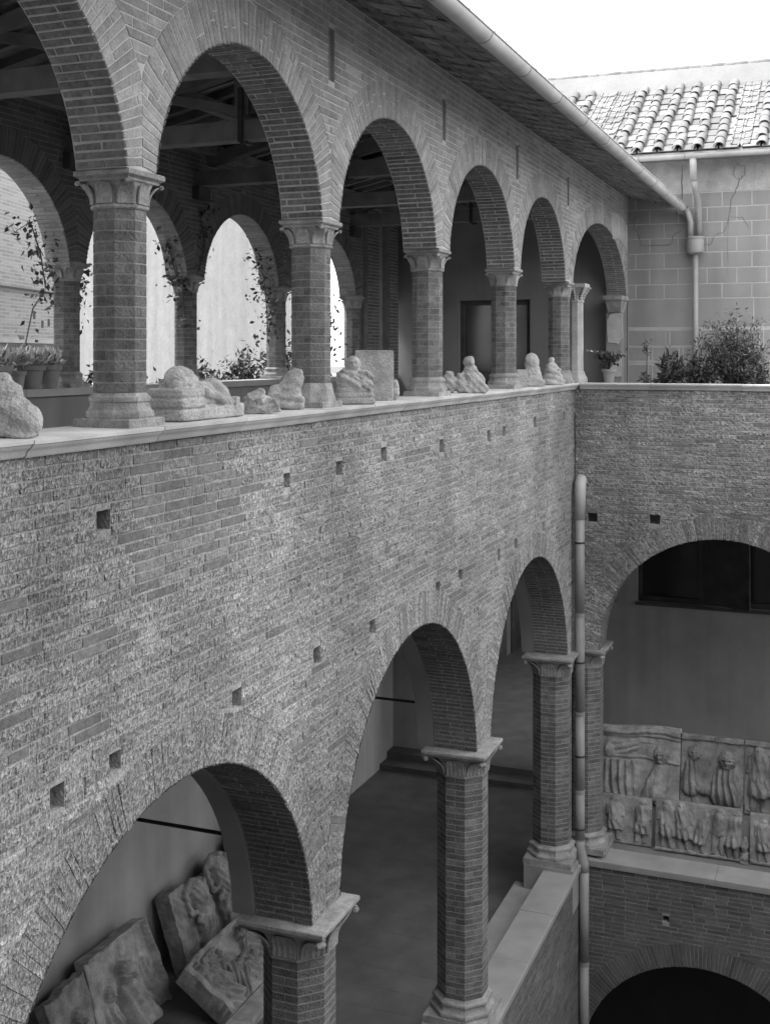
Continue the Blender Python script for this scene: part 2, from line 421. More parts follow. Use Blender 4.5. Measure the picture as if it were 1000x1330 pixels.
def ring_quads(A, spring, t, clip_lo=None, clip_hi=None, gap=.010, split=.0):
    """radial bricks of the arch face, from springing to springing; clipped at the pier centre lines; ring may be two half-bricks deep"""
    tsp = math.asin(max(-1, min(1, (spring - A.zc) / A.B)))
    n = max(8, int(round((math.pi - 2*tsp) * (A.A + A.B) / 2 / t)))
    out = []
    def pt(th, e): return (A.c - (A.A + e) * math.cos(th), A.zc + (A.B + e) * math.sin(th))
    for i in range(n):
        th0 = tsp + (math.pi - 2*tsp) * i / n; th1 = tsp + (math.pi - 2*tsp) * (i+1) / n
        dg = gap / ((A.A + A.B) / 2) / 2
        th0 += dg; th1 -= dg
        ends = []
        for th in (th0, th1):
            e = A.ring
            cth = math.cos(th)
            if clip_lo is not None and A.c - (A.A + e) * cth < clip_lo and cth > 1e-6: e = (A.c - clip_lo) / cth - A.A
            if clip_hi is not None and A.c - (A.A + e) * cth > clip_hi and cth < -1e-6: e = (A.c - clip_hi) / cth - A.A
            ends.append(max(e, .02))
        if min(ends) < .06: 
            ends = [max(v, .06) for v in ends]
        jit = random.uniform(-.006, .006)
        if split and random.random() < split and min(ends) > .3:
            m = random.choice((.14, .21, .28))
            out.append((pt(th1, jit), pt(th0, jit), pt(th0, m-.006), pt(th1, m-.006)))
            out.append((pt(th1, m+.006), pt(th0, m+.006), pt(th0, ends[0]), pt(th1, ends[1])))
        else:
            out.append((pt(th1, jit), pt(th0, jit), pt(th0, ends[0]), pt(th1, ends[1])))
    return np.array(out)

def soffit_quads(A, spring, t, thick, L=.40, gap=.010):
    tsp = math.asin(max(-1, min(1, (spring - A.zc) / A.B)))
    n = max(8, int(round((math.pi - 2*tsp) * (A.A + A.B) / 2 / t)))
    out = []
    for i in range(n):
        th0 = tsp + (math.pi - 2*tsp) * i / n; th1 = tsp + (math.pi - 2*tsp) * (i+1) / n
        dg = gap / ((A.A + A.B) / 2) / 2
        p = -.012; first = (L * .5 if i % 2 else L) * random.uniform(.95, 1.05)
        while p < thick - .02:
            q = min(p + first, thick)
            if thick - q < .07: q = thick
            out.append(((th0+dg, p+gap/2 if p > 0 else p), (th1-dg, p+gap/2 if p > 0 else p), (th1-dg, q-gap/2), (th0+dg, q-gap/2)))
            p = q; first = L * random.uniform(.95, 1.05)
    return np.array(out)

def soffit_map(A, mapf):
    def f(th, d, n): return mapf(A.c - (A.A - n) * np.cos(th), A.zc + (A.B - n) * np.sin(th), -d)
    return f

def wall_core(u0, u1, w0, w1, arches, holes, thick, mapf, rec=.012, du=.06, hole_depth=.3, inset=.004):
    """solid mortar body behind the bricks, open at arches, with the holes sunk into it"""
    mb = MB(); V = []; F = []
    us = set(np.round(np.arange(u0, u1 + 1e-6, du), 4)); us.add(u0); us.add(u1)
    for (hu, hw, a, b) in holes: us.add(hu - a); us.add(hu + a)
    for A in arches:
        for s in (-1, 1):
            for k in range(0, 14): us.add(A.c + s * (A.A + inset) * math.cos(k * .06))
    us = sorted(u for u in us if u0 <= u <= u1)
    us = [u for i, u in enumerate(us) if i == 0 or u - us[i-1] > 1e-4]
    def low(u):
        for A in arches:
            t = (u - A.c) / (A.A + inset)
            if -1 < t < 1: return max(w0, A.zc + (A.B + inset) * math.sqrt(1 - t*t))
        return w0
    def quad(p):
        n = len(V); V.extend(p); F.append((n, n+1, n+2, n+3))
    m = lambda u, w, n: tuple(float(x) for x in mapf(np.float64(u), np.float64(w), np.float64(n)))
    for a, b in zip(us[:-1], us[1:]):
        la, lb = low(a + 1e-6), low(b - 1e-6)
        segs = [(la, lb, w1, w1)]
        for (hu, hw, dx, dz) in holes:
            if a >= hu - dx - 1e-6 and b <= hu + dx + 1e-6:
                new = []
                for (pa, pb, qa, qb) in segs:
                    if pa < hw - dz and qa > hw + dz: new += [(pa, pb, hw-dz, hw-dz), (hw+dz, hw+dz, qa, qb)]
                    else: new.append((pa, pb, qa, qb))
                segs = new
        for (pa, pb, qa, qb) in segs:
            quad([m(a,pa,-rec), m(b,pb,-rec), m(b,qb,-rec), m(a,qa,-rec)])
        quad([m(b,lb,-thick), m(a,la,-thick), m(a,w1,-thick), m(b,w1,-thick)])
        quad([m(a,la,-thick), m(b,lb,-thick), m(b,lb,-rec), m(a,la,-rec)])
        quad([m(a,w1,-rec), m(b,w1,-rec), m(b,w1,-thick), m(a,w1,-thick)])
    for (hu, hw, dx, dz) in holes:
        c = [(hu-dx,hw-dz),(hu+dx,hw-dz),(hu+dx,hw+dz),(hu-dx,hw+dz)]
        hd = min(hole_depth, thick - .05)
        for k in range(4):
            p, q = c[k], c[(k+1) % 4]
            quad([m(p[0],p[1],-rec), m(q[0],q[1],-rec), m(q[0],q[1],-hd), m(p[0],p[1],-hd)])
        quad([m(u, w, -hd) for u, w in c])
    for u in (u0, u1):
        quad([m(u,low(u),-rec), m(u,low(u),-thick), m(u,w1,-thick), m(u,w1,-rec)])
    mb.v = V; mb.f = F
    return mb

def brick_wall(name, label, loc, mapf, u0, u1, w0, w1, arches, holes, thick, spring, mats, h=.082, L=.42, t=.066, flip=False,
               n_brick=300, n_vous=150, n_soff=120, pickf=None, nu=3, nv=1, rough=.004, split=.0, soffit_thick=None, proud=.002, clips=None, core='mortar', hole_depth=.3, rec=.003, joint=.012, vgap=.008, vproud=.001, chamfer=.005, vcham=.005):
    root = empty(name, loc); tag(root, label, 'wall')
    bm_, vm_, sm_ = mats
    co = wall_core(u0, u1, w0, w1, arches, holes, thick, mapf, hole_depth=hole_depth, rec=rec).build('mortar_body', core, root, keep_world=True)
    for an, av in (('pick', .3), ('tone', .5)):
        at = co.data.attributes.new(an, 'FLOAT', 'FACE'); at.data.foreach_set('value', np.full(len(co.data.polygons), av, dtype=np.float32))
    q = course_quads(u0, u1, w0, w1, arches, holes, h, h - joint, L, joint)
    if len(q):
        cen = q.mean(1)
        pick = np.array([pickf(u, w) if pickf else 0. for u, w in cen])
        tone = np.clip(rng.normal(.5, .22, len(q)), 0, 1)
        pr = proud + rng.normal(0, .0018, len(q)) + pick * rng.normal(0, .0025, len(q))
        pr = np.maximum(pr, -rec + .003)
        V, F = brick_geometry(q, pr, mapf, nu, nv, rough=rough * (.3 + pick), chamfer=chamfer, back=rec+.001)
        place_bricks(root, V, F, tone, pick, bm_, 'brick', 'brickwork', n_brick, flip)
    rq = []
    for k, A in enumerate(arches):
        lo, hi = (clips[k] if clips else (None, None))
        rq.append(ring_quads(A, max(spring, A.zc - A.B), t, lo, hi, split=split, gap=vgap))
    if rq:
        rq = np.concatenate(rq); cen = rq.mean(1)
        pick = np.array([pickf(u, w) if pickf else 0. for u, w in cen]); tone = np.clip(rng.normal(.5, .24, len(rq)), 0, 1)
        V, F = brick_geometry(rq, np.maximum(proud + vproud + rng.normal(0, .0018, len(rq)), -rec+.003), mapf, 1, 3, rough=rough * (.3 + pick), chamfer=vcham, back=rec+.001)
        place_bricks(root, V, F, tone, pick, vm_, 'voussoir', 'voussoirs', n_vous, flip)
        Vs = []; Fs = None
        for A in arches:
            sq = soffit_quads(A, max(spring, A.zc - A.B), t, soffit_thick or thick)
            V, Fs = brick_geometry_soffit(sq, A, mapf); Vs.append(V)
        Vs = np.concatenate(Vs); tone = np.clip(rng.normal(.5, .24, len(Vs)), 0, 1)
        place_bricks(root, Vs, Fs, tone, np.full(len(Vs), .8), sm_, 'soffit_brick', 'soffit_bricks', n_soff, not flip)
    return root
def brick_geometry_soffit(sq, A, mapf):
    # scale angle to length so chamfers come out right
    r = (A.A + A.B) / 2
    q = sq.copy(); q[..., 0] *= r
    f = soffit_map(A, mapf)
    return brick_geometry(q, .001 + np.maximum(rng.normal(0, .002, len(q)), -.002), lambda a, d, n: f(a / r, d, n), 1, 1, rough=.0015, chamfer=.005, back=.01)

# ------------------------------------------------------------------ the large structure
ZL, ZF, ZC, ZU, ZG = -0.545, -10.45, -9.70, -1.15, -15.5     # upper ledge, middle floor, middle coping, upper floor, courtyard ground
XB, YE = -10.9, 28.62                                        # back arcade plane, block wall plane

g = MB(); g.add([(-1500,-1500,ZG),(1500,-1500,ZG),(1500,1500,ZG),(-1500,1500,ZG)], [(0,1,2,3)])
structure('ground', g, 'ground')
g = MB(); g.add([(-60,-20,ZU-.05),(-11.3,-20,ZU-.05),(-11.3,70,ZU-.05),(-60,70,ZU-.05)], [(0,1,2,3)])
structure('garden_ground', g, 'earth')

# ---- lower arcade wall, left
HO = [(7.176,-1.191),(10.15,-1.197),(11.391,-1.19),(12.67,-1.144),(14.738,-1.194),(16.906,-1.201),(17.745,-1.182),(19.668,-1.14),(21.879,-1.141),
      (6.644,-3.005),(7.32,-2.977),(9.162,-3.014),(10.832,-3.032),(12.316,-3.063),(14.582,-3.038),(15.529,-3.031),(17.443,-3.057),(18.425,-3.027),(20.265,-3.003),(21.879,-3.048)]
HOLES = [(u, w, random.uniform(.07,.095), random.uniform(.07,.1)) for u, w in HO]
LA = [Arch(2.68, -5.86, 2.45), Arch(8.25, -5.86, 2.45), Arch(13.83, -5.82, 2.43), Arch(19.56, -6.03, 2.575)]
def pick_left(u, w):
    if 7.55 < u < 9.2 + .25 * math.sin(w * 9) and w > -1.85 + .12 * (u - 7.5) + .1 * math.sin(u * 7): return random.uniform(.0, .45)
    if u < 6.42 and -2.7 < w < -1.6: return .05 if random.random() < .4 else .8
    if 6.75 < u < 7.3 and -2.7 < w < -1.9 and random.random() < .35: return 0.
    if u > 10 and random.random() < .03: return .1
    return min(1., max(.45, random.gauss(.85, .2)))
brick_wall('arcade_wall', 'long brick wall with the lower arches and putlog holes, hacked all over with a pick', (-5.3, 12, -5.7),
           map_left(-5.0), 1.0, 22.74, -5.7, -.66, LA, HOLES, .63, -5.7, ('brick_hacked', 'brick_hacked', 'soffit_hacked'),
           pickf=pick_left, rough=.0026, clips=[(None, 5.5), (5.5, 11.05), (11.05, 16.62), (16.62, None)], core='joint_hacked', n_brick=300, n_vous=120, n_soff=150, nu=4, nv=2, rec=.004, joint=.013, vgap=.0012, vproud=.0, chamfer=.004, vcham=.0012, proud=.002)

# ---- upper arcade wall, left
PU = [3.86, 7.53, 11.18, 14.80, 18.52, 22.27]
UA = [Arch(2.0, 1.2, 1.56), Arch(5.92, 1.2, 1.55), Arch(9.40, 1.2, 1.545), Arch(12.94, 1.2, 1.555), Arch(16.69, 1.2, 1.635, 1.57), Arch(20.33, 1.2, 1.62, 1.56), Arch(25.5, 1.2, 2.9, 1.62)]
SLOTS = [(u, 3.115, .075, .275) for u in (7.67, 11.193, 14.833, 18.519, 22.204)]
brick_wall('gallery_wall', 'brick wall of the upper arcade with narrow vertical slots under the eaves', (-5.2, 15, 1.4),
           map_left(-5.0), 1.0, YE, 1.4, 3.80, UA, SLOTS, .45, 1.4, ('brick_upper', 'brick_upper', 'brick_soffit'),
           clips=[(None, 3.86), (3.86, 7.67), (7.67, 11.18), (11.18, 14.80), (14.80, 18.52), (18.52, 22.27), (22.27, None)], split=.35, core='mortar', rough=.002, hole_depth=.06, n_vous=220, n_soff=200)
for k, (u, w, a, b) in enumerate(SLOTS):
    o = MB().box((-5.15, u-a+.015, w-b+.015), (-5.035, u+a-.015, w+b-.015)).build('beam_end_board', 'wood_beam', bpy.data.objects['gallery_wall'], keep_world=True)

# ---- end wall under the terrace
EH = [(-4.653, -3.141, .10, .09), (-3.464, -3.125, .10, .09), (1.2, -3.13, .1, .09)]
EA = [Arch(-2.25, -5.7, 2.25, 2.26), Arch(2.95, -5.7, 2.25, 2.26)]
def pick_end(u, w): return min(1., max(.2, random.gauss(.6, .25)))
brick_wall('end_wall', 'darker brick wall with a wide arch, closing the court below the potted plants', (0, 23.0, -5.7),
           map_front(22.74), -4.985, 6.0, -5.7, -.66, EA, EH, .63, -5.7, ('brick_end', 'brick_end', 'soffit_hacked'), pickf=pick_end, rough=.0036,
           clips=[(-4.98, .35), (.35, None)], core='joint_end', n_brick=300, n_vous=90, n_soff=60, flip=True, rec=.005, joint=.012, vgap=.007, vproud=.000, chamfer=.006)

# ---- parapet walls of the middle floor
brick_wall('parapet_wall', 'brick parapet wall below the left sill slabs, next to the downpipe', (-5.0, 12, ZG),
           map_left(-4.83), 1.0, 22.60, ZG, ZC-.13, [], [(20.6, -10.72, .05, .05)], .5, ZC, ('brick_low', 'brick_low', 'brick_low'), n_brick=260, rough=.004, core='mortar_dark')
def pick_low(u, w): return random.uniform(.1, .5)
LOWA = [Arch(-2.6, -13.68, 2.25), Arch(2.6, -13.68, 2.25)]
brick_wall('basement_wall', 'dark brick wall with a segmental arch below the carved reliefs', (0, 22.9, ZG),
           map_front(22.62), -4.82, 6.0, ZG, ZC-.13, LOWA, [(-3.235, -10.619, .06, .06)], .5, ZG+.05, ('brick_low', 'brick_low', 'brick_soffit'), pickf=pick_low,
           n_brick=300, n_vous=90, n_soff=20, rough=.0022, rec=.006, core='mortar_mid', flip=True)

# ---- back arcade of the upper gallery
BA = [Arch(9.6, 1.2, 1.5), Arch(13.2, 1.2, 1.56), Arch(16.65, 1.2, 1.48), Arch(20.23, 1.2, 1.50), Arch(24.05, 1.2, 1.74, 1.5)]
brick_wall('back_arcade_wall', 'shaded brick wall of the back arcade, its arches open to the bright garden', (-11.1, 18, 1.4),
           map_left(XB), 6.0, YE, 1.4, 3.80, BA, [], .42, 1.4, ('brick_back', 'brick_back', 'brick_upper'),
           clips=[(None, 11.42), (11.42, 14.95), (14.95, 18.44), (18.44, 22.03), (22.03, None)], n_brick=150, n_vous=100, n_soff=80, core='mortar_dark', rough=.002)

# ---- cornice on the upper ledge: moulded slabs laid end to end
PROF = [(-.60, -.12), (.035, -.12), (.05, -.105), (.055, -.085), (.075, -.065), (.095, -.05), (.10, -.035), (.115, -.03), (.118, -.004), (.108, 0.0), (-.60, 0.0)]
def coping(name, label, loc, mapf, u0, u1, ztop, prof, material, step=(1.1, 1.7), gap=.006):
    root = empty(name, loc); tag(root, label, 'coping')
    u = u0
    while u < u1 - .05:
        v = min(u + random.uniform(*step), u1)
        if u1 - v < .4: v = u1
        dz = random.uniform(-.004, .004); dn = random.uniform(-.004, .004)
        MB().extrude_profile([(n+dn, w+dz) for n, w in prof], u, v-gap, lambda a, w, n: tuple(float(x) for x in mapf(np.float64(a), np.float64(w+ztop), np.float64(n)))).build('coping_slab', material, root, keep_world=True, auto=35)
        u = v
    return root
coping('ledge', 'pale moulded stone ledge carrying the upper columns and sculptures', (-5.2, 12, ZL-.12), map_left(-5.0), 1.0, 22.86, ZL, PROF, 'coping_stone')
coping('ledge', 'pale moulded stone ledge below the terrace plants', (0, 23.0, ZL-.12), map_front(22.74), -4.88, 6.0, ZL, [(n if n > -.5 else -.40, w) for n, w in PROF], 'coping_stone')
FLAT = [(-.55, -.13), (.05, -.13), (.055, -.11), (.06, -.015), (.05, 0.), (-.55, 0.)]
coping('sill', 'wide stone sill slabs between the octagonal columns, left of the downpipe', (-5.0, 15, ZC-.13), map_left(-4.83), 1.0, 22.60, ZC, FLAT, 'sill_stone', (1.3, 2.4))
coping('sill', 'rough stone sill in front of the carved reliefs', (0, 22.9, ZC-.13), map_front(22.62), -4.83, 6.0, ZC, [(n if n > -.5 else -.62, w) for n, w in FLAT], 'sill_stone', (2.2, 3.4))

# ---- middle gallery: floor, back wall, end wall, ceiling
fl = MB(); fl.box((-11.05, 1.0, ZF-.3), (-5.33, YE, ZF)); fl.box((-5.329, 23.12, ZF-.3), (6, YE, ZF))
floor_o = structure('floor', fl, 'floor_tile')
# floor tiles laid over the body where they can be told apart
tm = []
for a in range(2):
    me = MB().box((-.1485, -.2985, 0), (.1485, .2985, .004)).mesh('floor_tile'); me.materials.append(MATS['floor_tile']); tm.append(me)
mass = MB()
cnt = 0; cand = []
y = 10.0; row = 0
while y < 27.8:
    x = -10.8 + (.15 if row % 2 else 0)
    while x < -5.7:
        u, v = proj((x, y, ZF)); cand.append((abs(u-560)/90 + abs(v-1150)/130, x, y)); x += .30
    y += .60; row += 1
cand.sort()
for k, (_, x, y) in enumerate(cand):
    if k < 280:
        o = obj('floor_tile', tm[0], None, floor_o); o.location = (x, y, ZF + random.uniform(0.0005, .0015)); o.rotation_euler = (random.uniform(-.002,.002), random.uniform(-.002,.002), 0)
    else:
        z = ZF + random.uniform(0.0005, .0015); mass.box((x-.1485, y-.2985, z), (x+.1485, y+.2985, z+.004))
tag(mass.build('paving', 'floor_tile', floor_o), kind='stuff')

w = MB(); w.box((-11.35, 1.0, ZG), (-11.05, YE+.4, -2.3)); wl_ = w.build('gallery_back_wall', 'plaster_inside')
tag(wl_, 'plain grey plaster back wall behind the leaning Roman reliefs in the lower gallery', 'wall')
# end wall of middle floor with a shuttered window
WX0, WX1, WZ0, WZ1 = -4.77, -0.9, -5.92, -3.2
w = MB(); Y0, Y1 = YE, YE+.4
w.box((-11.05, Y0, ZG), (-9.85, Y1, -2.3)); w.box((-9.85, Y0, ZG), (-5.7, Y1, ZF-.3)); w.box((-9.85, Y0, -3.3), (-5.7, Y1, -2.3)); w.box((-5.7, Y0, ZG), (WX0, Y1, -2.3)); w.box((WX1, Y0, ZG), (6, Y1, -2.3))
w.box((WX0, Y0, ZG), (WX1, Y1, WZ0)); w.box((WX0, Y0, WZ1), (WX1, Y1, -2.3))
ew = w.build('gallery_end_wall', 'plaster_inside')
tag(ew, 'grey plaster wall with a dark shuttered window behind the wide arch', 'wall')
win = MB(); win.box((WX0, Y0+.24, WZ0), (WX1, Y0+.30, WZ1)).build('window_pane', 'glass_dark', ew)
fr = MB()
for x0, x1 in ((WX0, WX0+.09), (WX0+1.42, WX0+1.56), (WX1-.09, WX1)): fr.box((x0, Y0+.16, WZ0+.0021), (x1, Y0+.238, WZ1-.002))
for z0, z1 in ((WZ0+.003, WZ0+.12), (WZ1-.12, WZ1-.003)): fr.box((WX0+.091, Y0+.165, z0), (WX0+1.419, Y0+.236, z1)); fr.box((WX0+1.561, Y0+.165, z0), (WX1-.091, Y0+.236, z1))
fr.build('window_frame', 'wood_dark', ew)
lf = MB(); M = Matrix.Translation((WX0+1.58, Y0+.14, 0)) @ Matrix.Rotation(R(-28), 4, 'Z')
for b in (((0,-.02,WZ0+.05),(.08,.02,WZ1-.1)), ((1.1,-.02,WZ0+.05),(1.18,.02,WZ1-.1)), ((.081,-.018,WZ0+.05),(1.099,.018,WZ0+.17)), ((.081,-.01,WZ0+.171),(1.099,.01,WZ1-.1))): lf.box(*b, M=M)
lf.build('shutter', 'wood_dark', ew)
MB().box((WX0-.04, Y0-.05, WZ0-.07), (WX1+.04, Y0+.2, WZ0-.001)).build('window_sill', 'wood_dark', ew)
cb = MB(); cb.box((-5.72, Y0-.16, -5.95), (-5.25, Y0-.002, -5.86)); cb.box((-5.66, Y0-.11, -6.10), (-5.31, Y0-.002, -5.951)); cb.build('corbel', 'capital_stone', ew)
tag(MB().box((-11.0, 25.6, ZG), (6.0, 25.9, ZF-.31)).build('vault_shade_sheet', 'vault_shade_black'), 'black sheet standing for the shade of the vault behind the lowest arch', 'wall')  # added black sheet in place of the shade inside the vault
# passage running on beyond the opening in the end wall
pas = MB(); pas.box((-11.4, YE+.4, ZF-.3), (-11.1, 42.3, -2.3)); pas.box((-5.7, YE+.4, ZF-.3), (-5.4, 31.0, -2.3)); pas.box((-5.7, 31.0, ZF-.3), (-5.4, 39.5, -9.0)); pas.box((-5.7, 39.5, ZF-.3), (-5.4, 42.3, -2.3)); pas.box((-11.1, 42.0, ZF-.3), (-5.7, 42.3, -2.3)); pas.box((-11.4, YE+.4, -2.29), (-5.4, 42.3, -2.1))  # right side left open above a low wall to let skylight in
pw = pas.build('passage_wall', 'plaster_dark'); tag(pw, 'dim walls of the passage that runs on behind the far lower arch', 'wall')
for y0, y1 in ((36.0, 37.3), (38.2, 39.5), (40.2, 41.4)): MB().box((-11.099, y0, ZF+.003), (-11.04, y1, -6.6)).build('door_leaf', 'wood_dark', pw)
structure('passage_floor', MB().box((-11.1, YE+.0005, ZF-.3), (-5.7, 42.0, ZF-.002)), 'floor_tile')
# stepped plinth along the end wall and a low bench behind the sill
pl = MB(); pl.box((-11.045, YE-.95, ZF), (-5.8, YE-.45, ZF+.13)); pl.box((-11.04, YE-.449, ZF), (-5.8, YE-.002, ZF+.30))
tag(pl.build('stepped_plinth', 'floor_tile'), 'dark two-step plinth along the far wall of the lower gallery', 'plinth')
bn = MB(); bn.box((-5.98, 16.95, ZF), (-5.40, 22.0, ZF+.36))
tag(bn.build('low_bench', 'sill_stone'), 'low stone bench running behind the sill slabs', 'bench')
ce = MB(); ce.box((-11.35, 1.0, -2.29), (-5.62, YE+.4, -1.16)); ce.box((-5.6199, 23.36, -2.29), (6, YE+.4, -1.16))
structure('ceiling', ce, 'plaster_inside')
structure('upper_floor', MB().box((-10.9, 1.0, -1.155), (-5.6, YE, ZU+.01)), 'floor_tile')
structure('terrace', MB().box((-5.0, 23.15, -1.155), (6, YE, ZL-.25)), 'sill_stone')
# plaster back rings of the lower arches, one per arch
for A, nm in zip(LA[1:], ('nearest arch, above the Roman reliefs', 'middle arch', 'far arch by the downpipe')):
    mb = MB(); K = 40; a0, a1 = A.A - .015, A.A + .55
    ts = math.asin((-5.7 - A.zc) / A.A)
    for k in range(K):
        t0, t1 = ts + (math.pi-2*ts)*k/K, ts + (math.pi-2*ts)*(k+1)/K
        P = lambda t, r, x: (x, A.c - r*math.cos(t), A.zc + r*math.sin(t))
        mb.add([P(t0,a0,-5.64),P(t1,a0,-5.64),P(t1,a0,-5.88),P(t0,a0,-5.88)], [(0,1,2,3)])
        mb.add([P(t0,a0,-5.88),P(t1,a0,-5.88),P(t1,a1,-5.88),P(t0,a1,-5.88)], [(0,1,2,3)])
        mb.add([P(t0,a0,-5.64),P(t1,a0,-5.64),P(t1,a1,-5.64),P(t0,a1,-5.64)], [(0,1,2,3)])
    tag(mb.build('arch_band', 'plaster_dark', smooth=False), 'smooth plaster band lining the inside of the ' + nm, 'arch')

# ---- end of the upper gallery, doorway, back parapet
DX0, DX1, DZ = -9.23, -7.38, 1.38
w = MB(); Yg = YE - .1
w.box((XB+.02, Yg, ZU), (DX0, Yg+.35, 4.2)); w.box((DX1, Yg, ZU), (-5.02, Yg+.35, 4.2)); w.box((DX0, Yg, DZ), (DX1, Yg+.35, 4.2)); w.box((XB-.4, Yg+.0, 4.2), (-5.02, Yg+.35, 5.0))
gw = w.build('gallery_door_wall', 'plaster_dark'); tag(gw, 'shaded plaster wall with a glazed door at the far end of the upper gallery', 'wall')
d = MB(); d.box((DX0, Yg+.22, ZU), (DX1, Yg+.3, DZ)); d.build('door_glass', 'glass_dark', gw)
d = MB()
for x0, x1 in ((DX0+.001, DX0+.12), (-8.38, -8.22), (DX1-.12, DX1-.001)): d.box((x0, Yg+.15, ZU+.011), (x1, Yg+.218, DZ-.002))
for z0, z1 in ((ZU+.012, ZU+.75), (DZ-.12, DZ-.003)):
    d.box((DX0+.121, Yg+.155, z0), (-8.381, Yg+.216, z1)); d.box((-8.219, Yg+.155, z0), (DX1-.121, Yg+.216, z1))
d.build('door_frame', 'wood_dark', gw)
bp_ = MB(); bp_.box((-11.30, 6.0, ZU), (XB-.02, YE-.1, -.60))
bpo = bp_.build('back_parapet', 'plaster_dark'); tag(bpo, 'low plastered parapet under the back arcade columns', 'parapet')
y = 6.0
while y < YE - .2:
    y2 = min(y + random.uniform(1.2, 1.8), YE - .11)
    MB().box((-11.36, y, -.60), (XB+.06, y2-.006, -.49)).build('coping_slab', 'sill_stone', bpo); y = y2
pp = MB(); pp.box((XB-.3, 26.25, ZU), (XB+.12, 27.2, 3.6)); pp.box((XB-.3, 27.2, ZU), (XB+.32, 27.75, 3.6))
pil = empty('brick_pilaster', (XB, 27, ZU)); tag(pil, 'brick pilaster beside the last back arch of the upper gallery', 'pilaster')
pp.build('mortar_body', 'mortar_dark', pil, keep_world=True)
z = ZU + .02; cq = []
quads = []; 
while z < 3.5:
    o_ = .0 if int(z / .082) % 2 else .1
    for (xp, y0, y1) in ((XB+.12, 26.25, 26.95), (XB+.32, 27.2, 27.75)):
        quads.append((xp, y0, y0+.3-o_, z)); quads.append((xp, y0+.314-o_, y1, z))
    z += .082
for (xp, y0, y1, z0) in quads:
    cq.append(brick_geometry(np.array([[(y0, z0), (y1, z0), (y1, z0+.066), (y0, z0+.066)]]), np.array([.004+random.uniform(0, .004)]), map_left(xp+.008)))
V = np.concatenate([v for v, f in cq]); place_bricks(pil, V, cq[0][1], np.clip(rng.normal(.5, .22, len(V)), 0, 1), np.zeros(len(V)), 'brick_back', 'brick', 'brickwork', 100)
q2 = []; z = ZU + .02
while z < 3.5:
    q2.append([(XB-.3, z), (XB+.1, z), (XB+.1, z+.066), (XB-.3, z+.066)]); z += .082
V, F = brick_geometry(np.array(q2), np.full(len(q2), .004), map_front(26.255)); place_bricks(pil, V, F, np.clip(rng.normal(.5, .22, len(V)), 0, 1), np.zeros(len(V)), 'brick_back', 'brick', 'brickwork', 50, True)

# ---- court sides behind the camera and opposite the arcade, unseen, sized to cut skylight
cw = MB(); cw.box((-12, -1.6, ZG), (12.5, -1.2, 9.0)); cw.box((-12, -2.6, 9.0), (12.5, -.6, 9.15))
tag(cw.build('unseen_court_wall', 'brick_texture_wall'), 'unseen brick side of the court behind the photographer, with projecting eaves', 'wall')
cw = MB(); cw.box((12.5, -1.6, ZG), (12.9, 22.8, 3.4)); cw.box((11.7, -2.6, 3.4), (13.8, 22.8, 3.55))
tag(cw.build('unseen_court_wall', 'brick_texture_wall'), 'unseen brick side of the court facing the hacked arcade wall, with projecting eaves', 'wall')

cw = MB(); cw.box((-11.05, .7, ZG), (-5.0, 1.0, 3.7))  # unseen, added to stop light leaking into the open gallery ends
tag(cw.build('unseen_cross_wall', 'plaster_dark'), 'plain unseen cross wall closing the near end of the galleries against stray light, out of frame', 'wall')

# ---- far house wall: painted ashlar plaster above the terrace
bw_ = empty('block_wall', (0, YE, ZU)); tag(bw_, 'grey rendered wall lined out in large blocks, cracked, behind the terrace plants', 'wall')
MB().box((-5.0, YE+.004, -1.155), (6.0, YE+.5, 4.9)).build('wall_body', 'plaster_joint', bw_, keep_world=True)
def blk(x0, x1, z0, z1, m='plaster_block', pr=.006):
    g_ = .013
    q = np.array([[(x0+g_, z0+g_), (x1-g_, z0+g_), (x1-g_, z1-g_), (x0+g_, z1-g_)]])
    V, F = brick_geometry(q, np.array([pr]), map_front(YE+.004), chamfer=.005, back=.001)
    me = mesh_np('block', V[0], F[:, ::-1]); me.materials.append(MATS[m]); obj('block', me, None, bw_, keep_world=True)
rows = [1.342, 1.685, 2.055, 2.425, 2.777, 3.13, 3.48, 3.83]
for k in range(len(rows)-1):
    x = -4.99 if k % 2 == 0 else -5.0; first = .34 if k % 2 == 0 else .67
    a = x; b = x + first - (.15 if k % 2 == 0 else .14)
    while a < 5.9:
        blk(a, min(b, 5.95), rows[k], rows[k+1]); a = b; b += .667
for (z0, z1) in ((.66, 1.342), (3.83, 4.65)):
    a = -4.99
    while a < 5.9: blk(a, min(a + 2.9, 5.95), z0, z1, 'plaster_block' if z0 < 3 else 'plaster_old'); a += 2.9
for k, (z0, z1) in enumerate(((.22, .60), (-.14, .20), (-.2, -.16), (-.75, -.22))):
    a = -4.99; b = a + (.5 if k % 2 else .9)
    while a < 5.9:
        blk(a, min(b, 5.95), z0, z1)
        if b + .08 < 5.9: blk(b, b + .09, z0, z1)
        a = b + .09; b = a + .62
def crack(pts, wd=.012, k_=.55):
    mb = MB(); P = []
    for i in range(len(pts)-1):
        (xa, za), (xb, zb) = pts[i], pts[i+1]
        for t in range(4):
            s = t / 4; P.append((xa + (xb-xa)*s + random.uniform(-.02,.02), za + (zb-za)*s + random.uniform(-.02,.02)))
    P.append(pts[-1])
    for i in range(len(P)-1):
        mb.tube([(P[i][0], YE-.004, P[i][1]), (P[i+1][0], YE-.004, P[i+1][1])], wd*k_*random.uniform(.5, 1.5), 4)
    mb.build('crack', 'crack', bw_, keep_world=True)
crack([(-4.75,3.35),(-4.85,3.25),(-4.8,2.95),(-4.7,2.8),(-4.68,2.62),(-3.98,2.62),(-3.92,2.85),(-3.75,2.95)], .013)
crack([(-3.7,4.5),(-3.72,3.7)], .02)
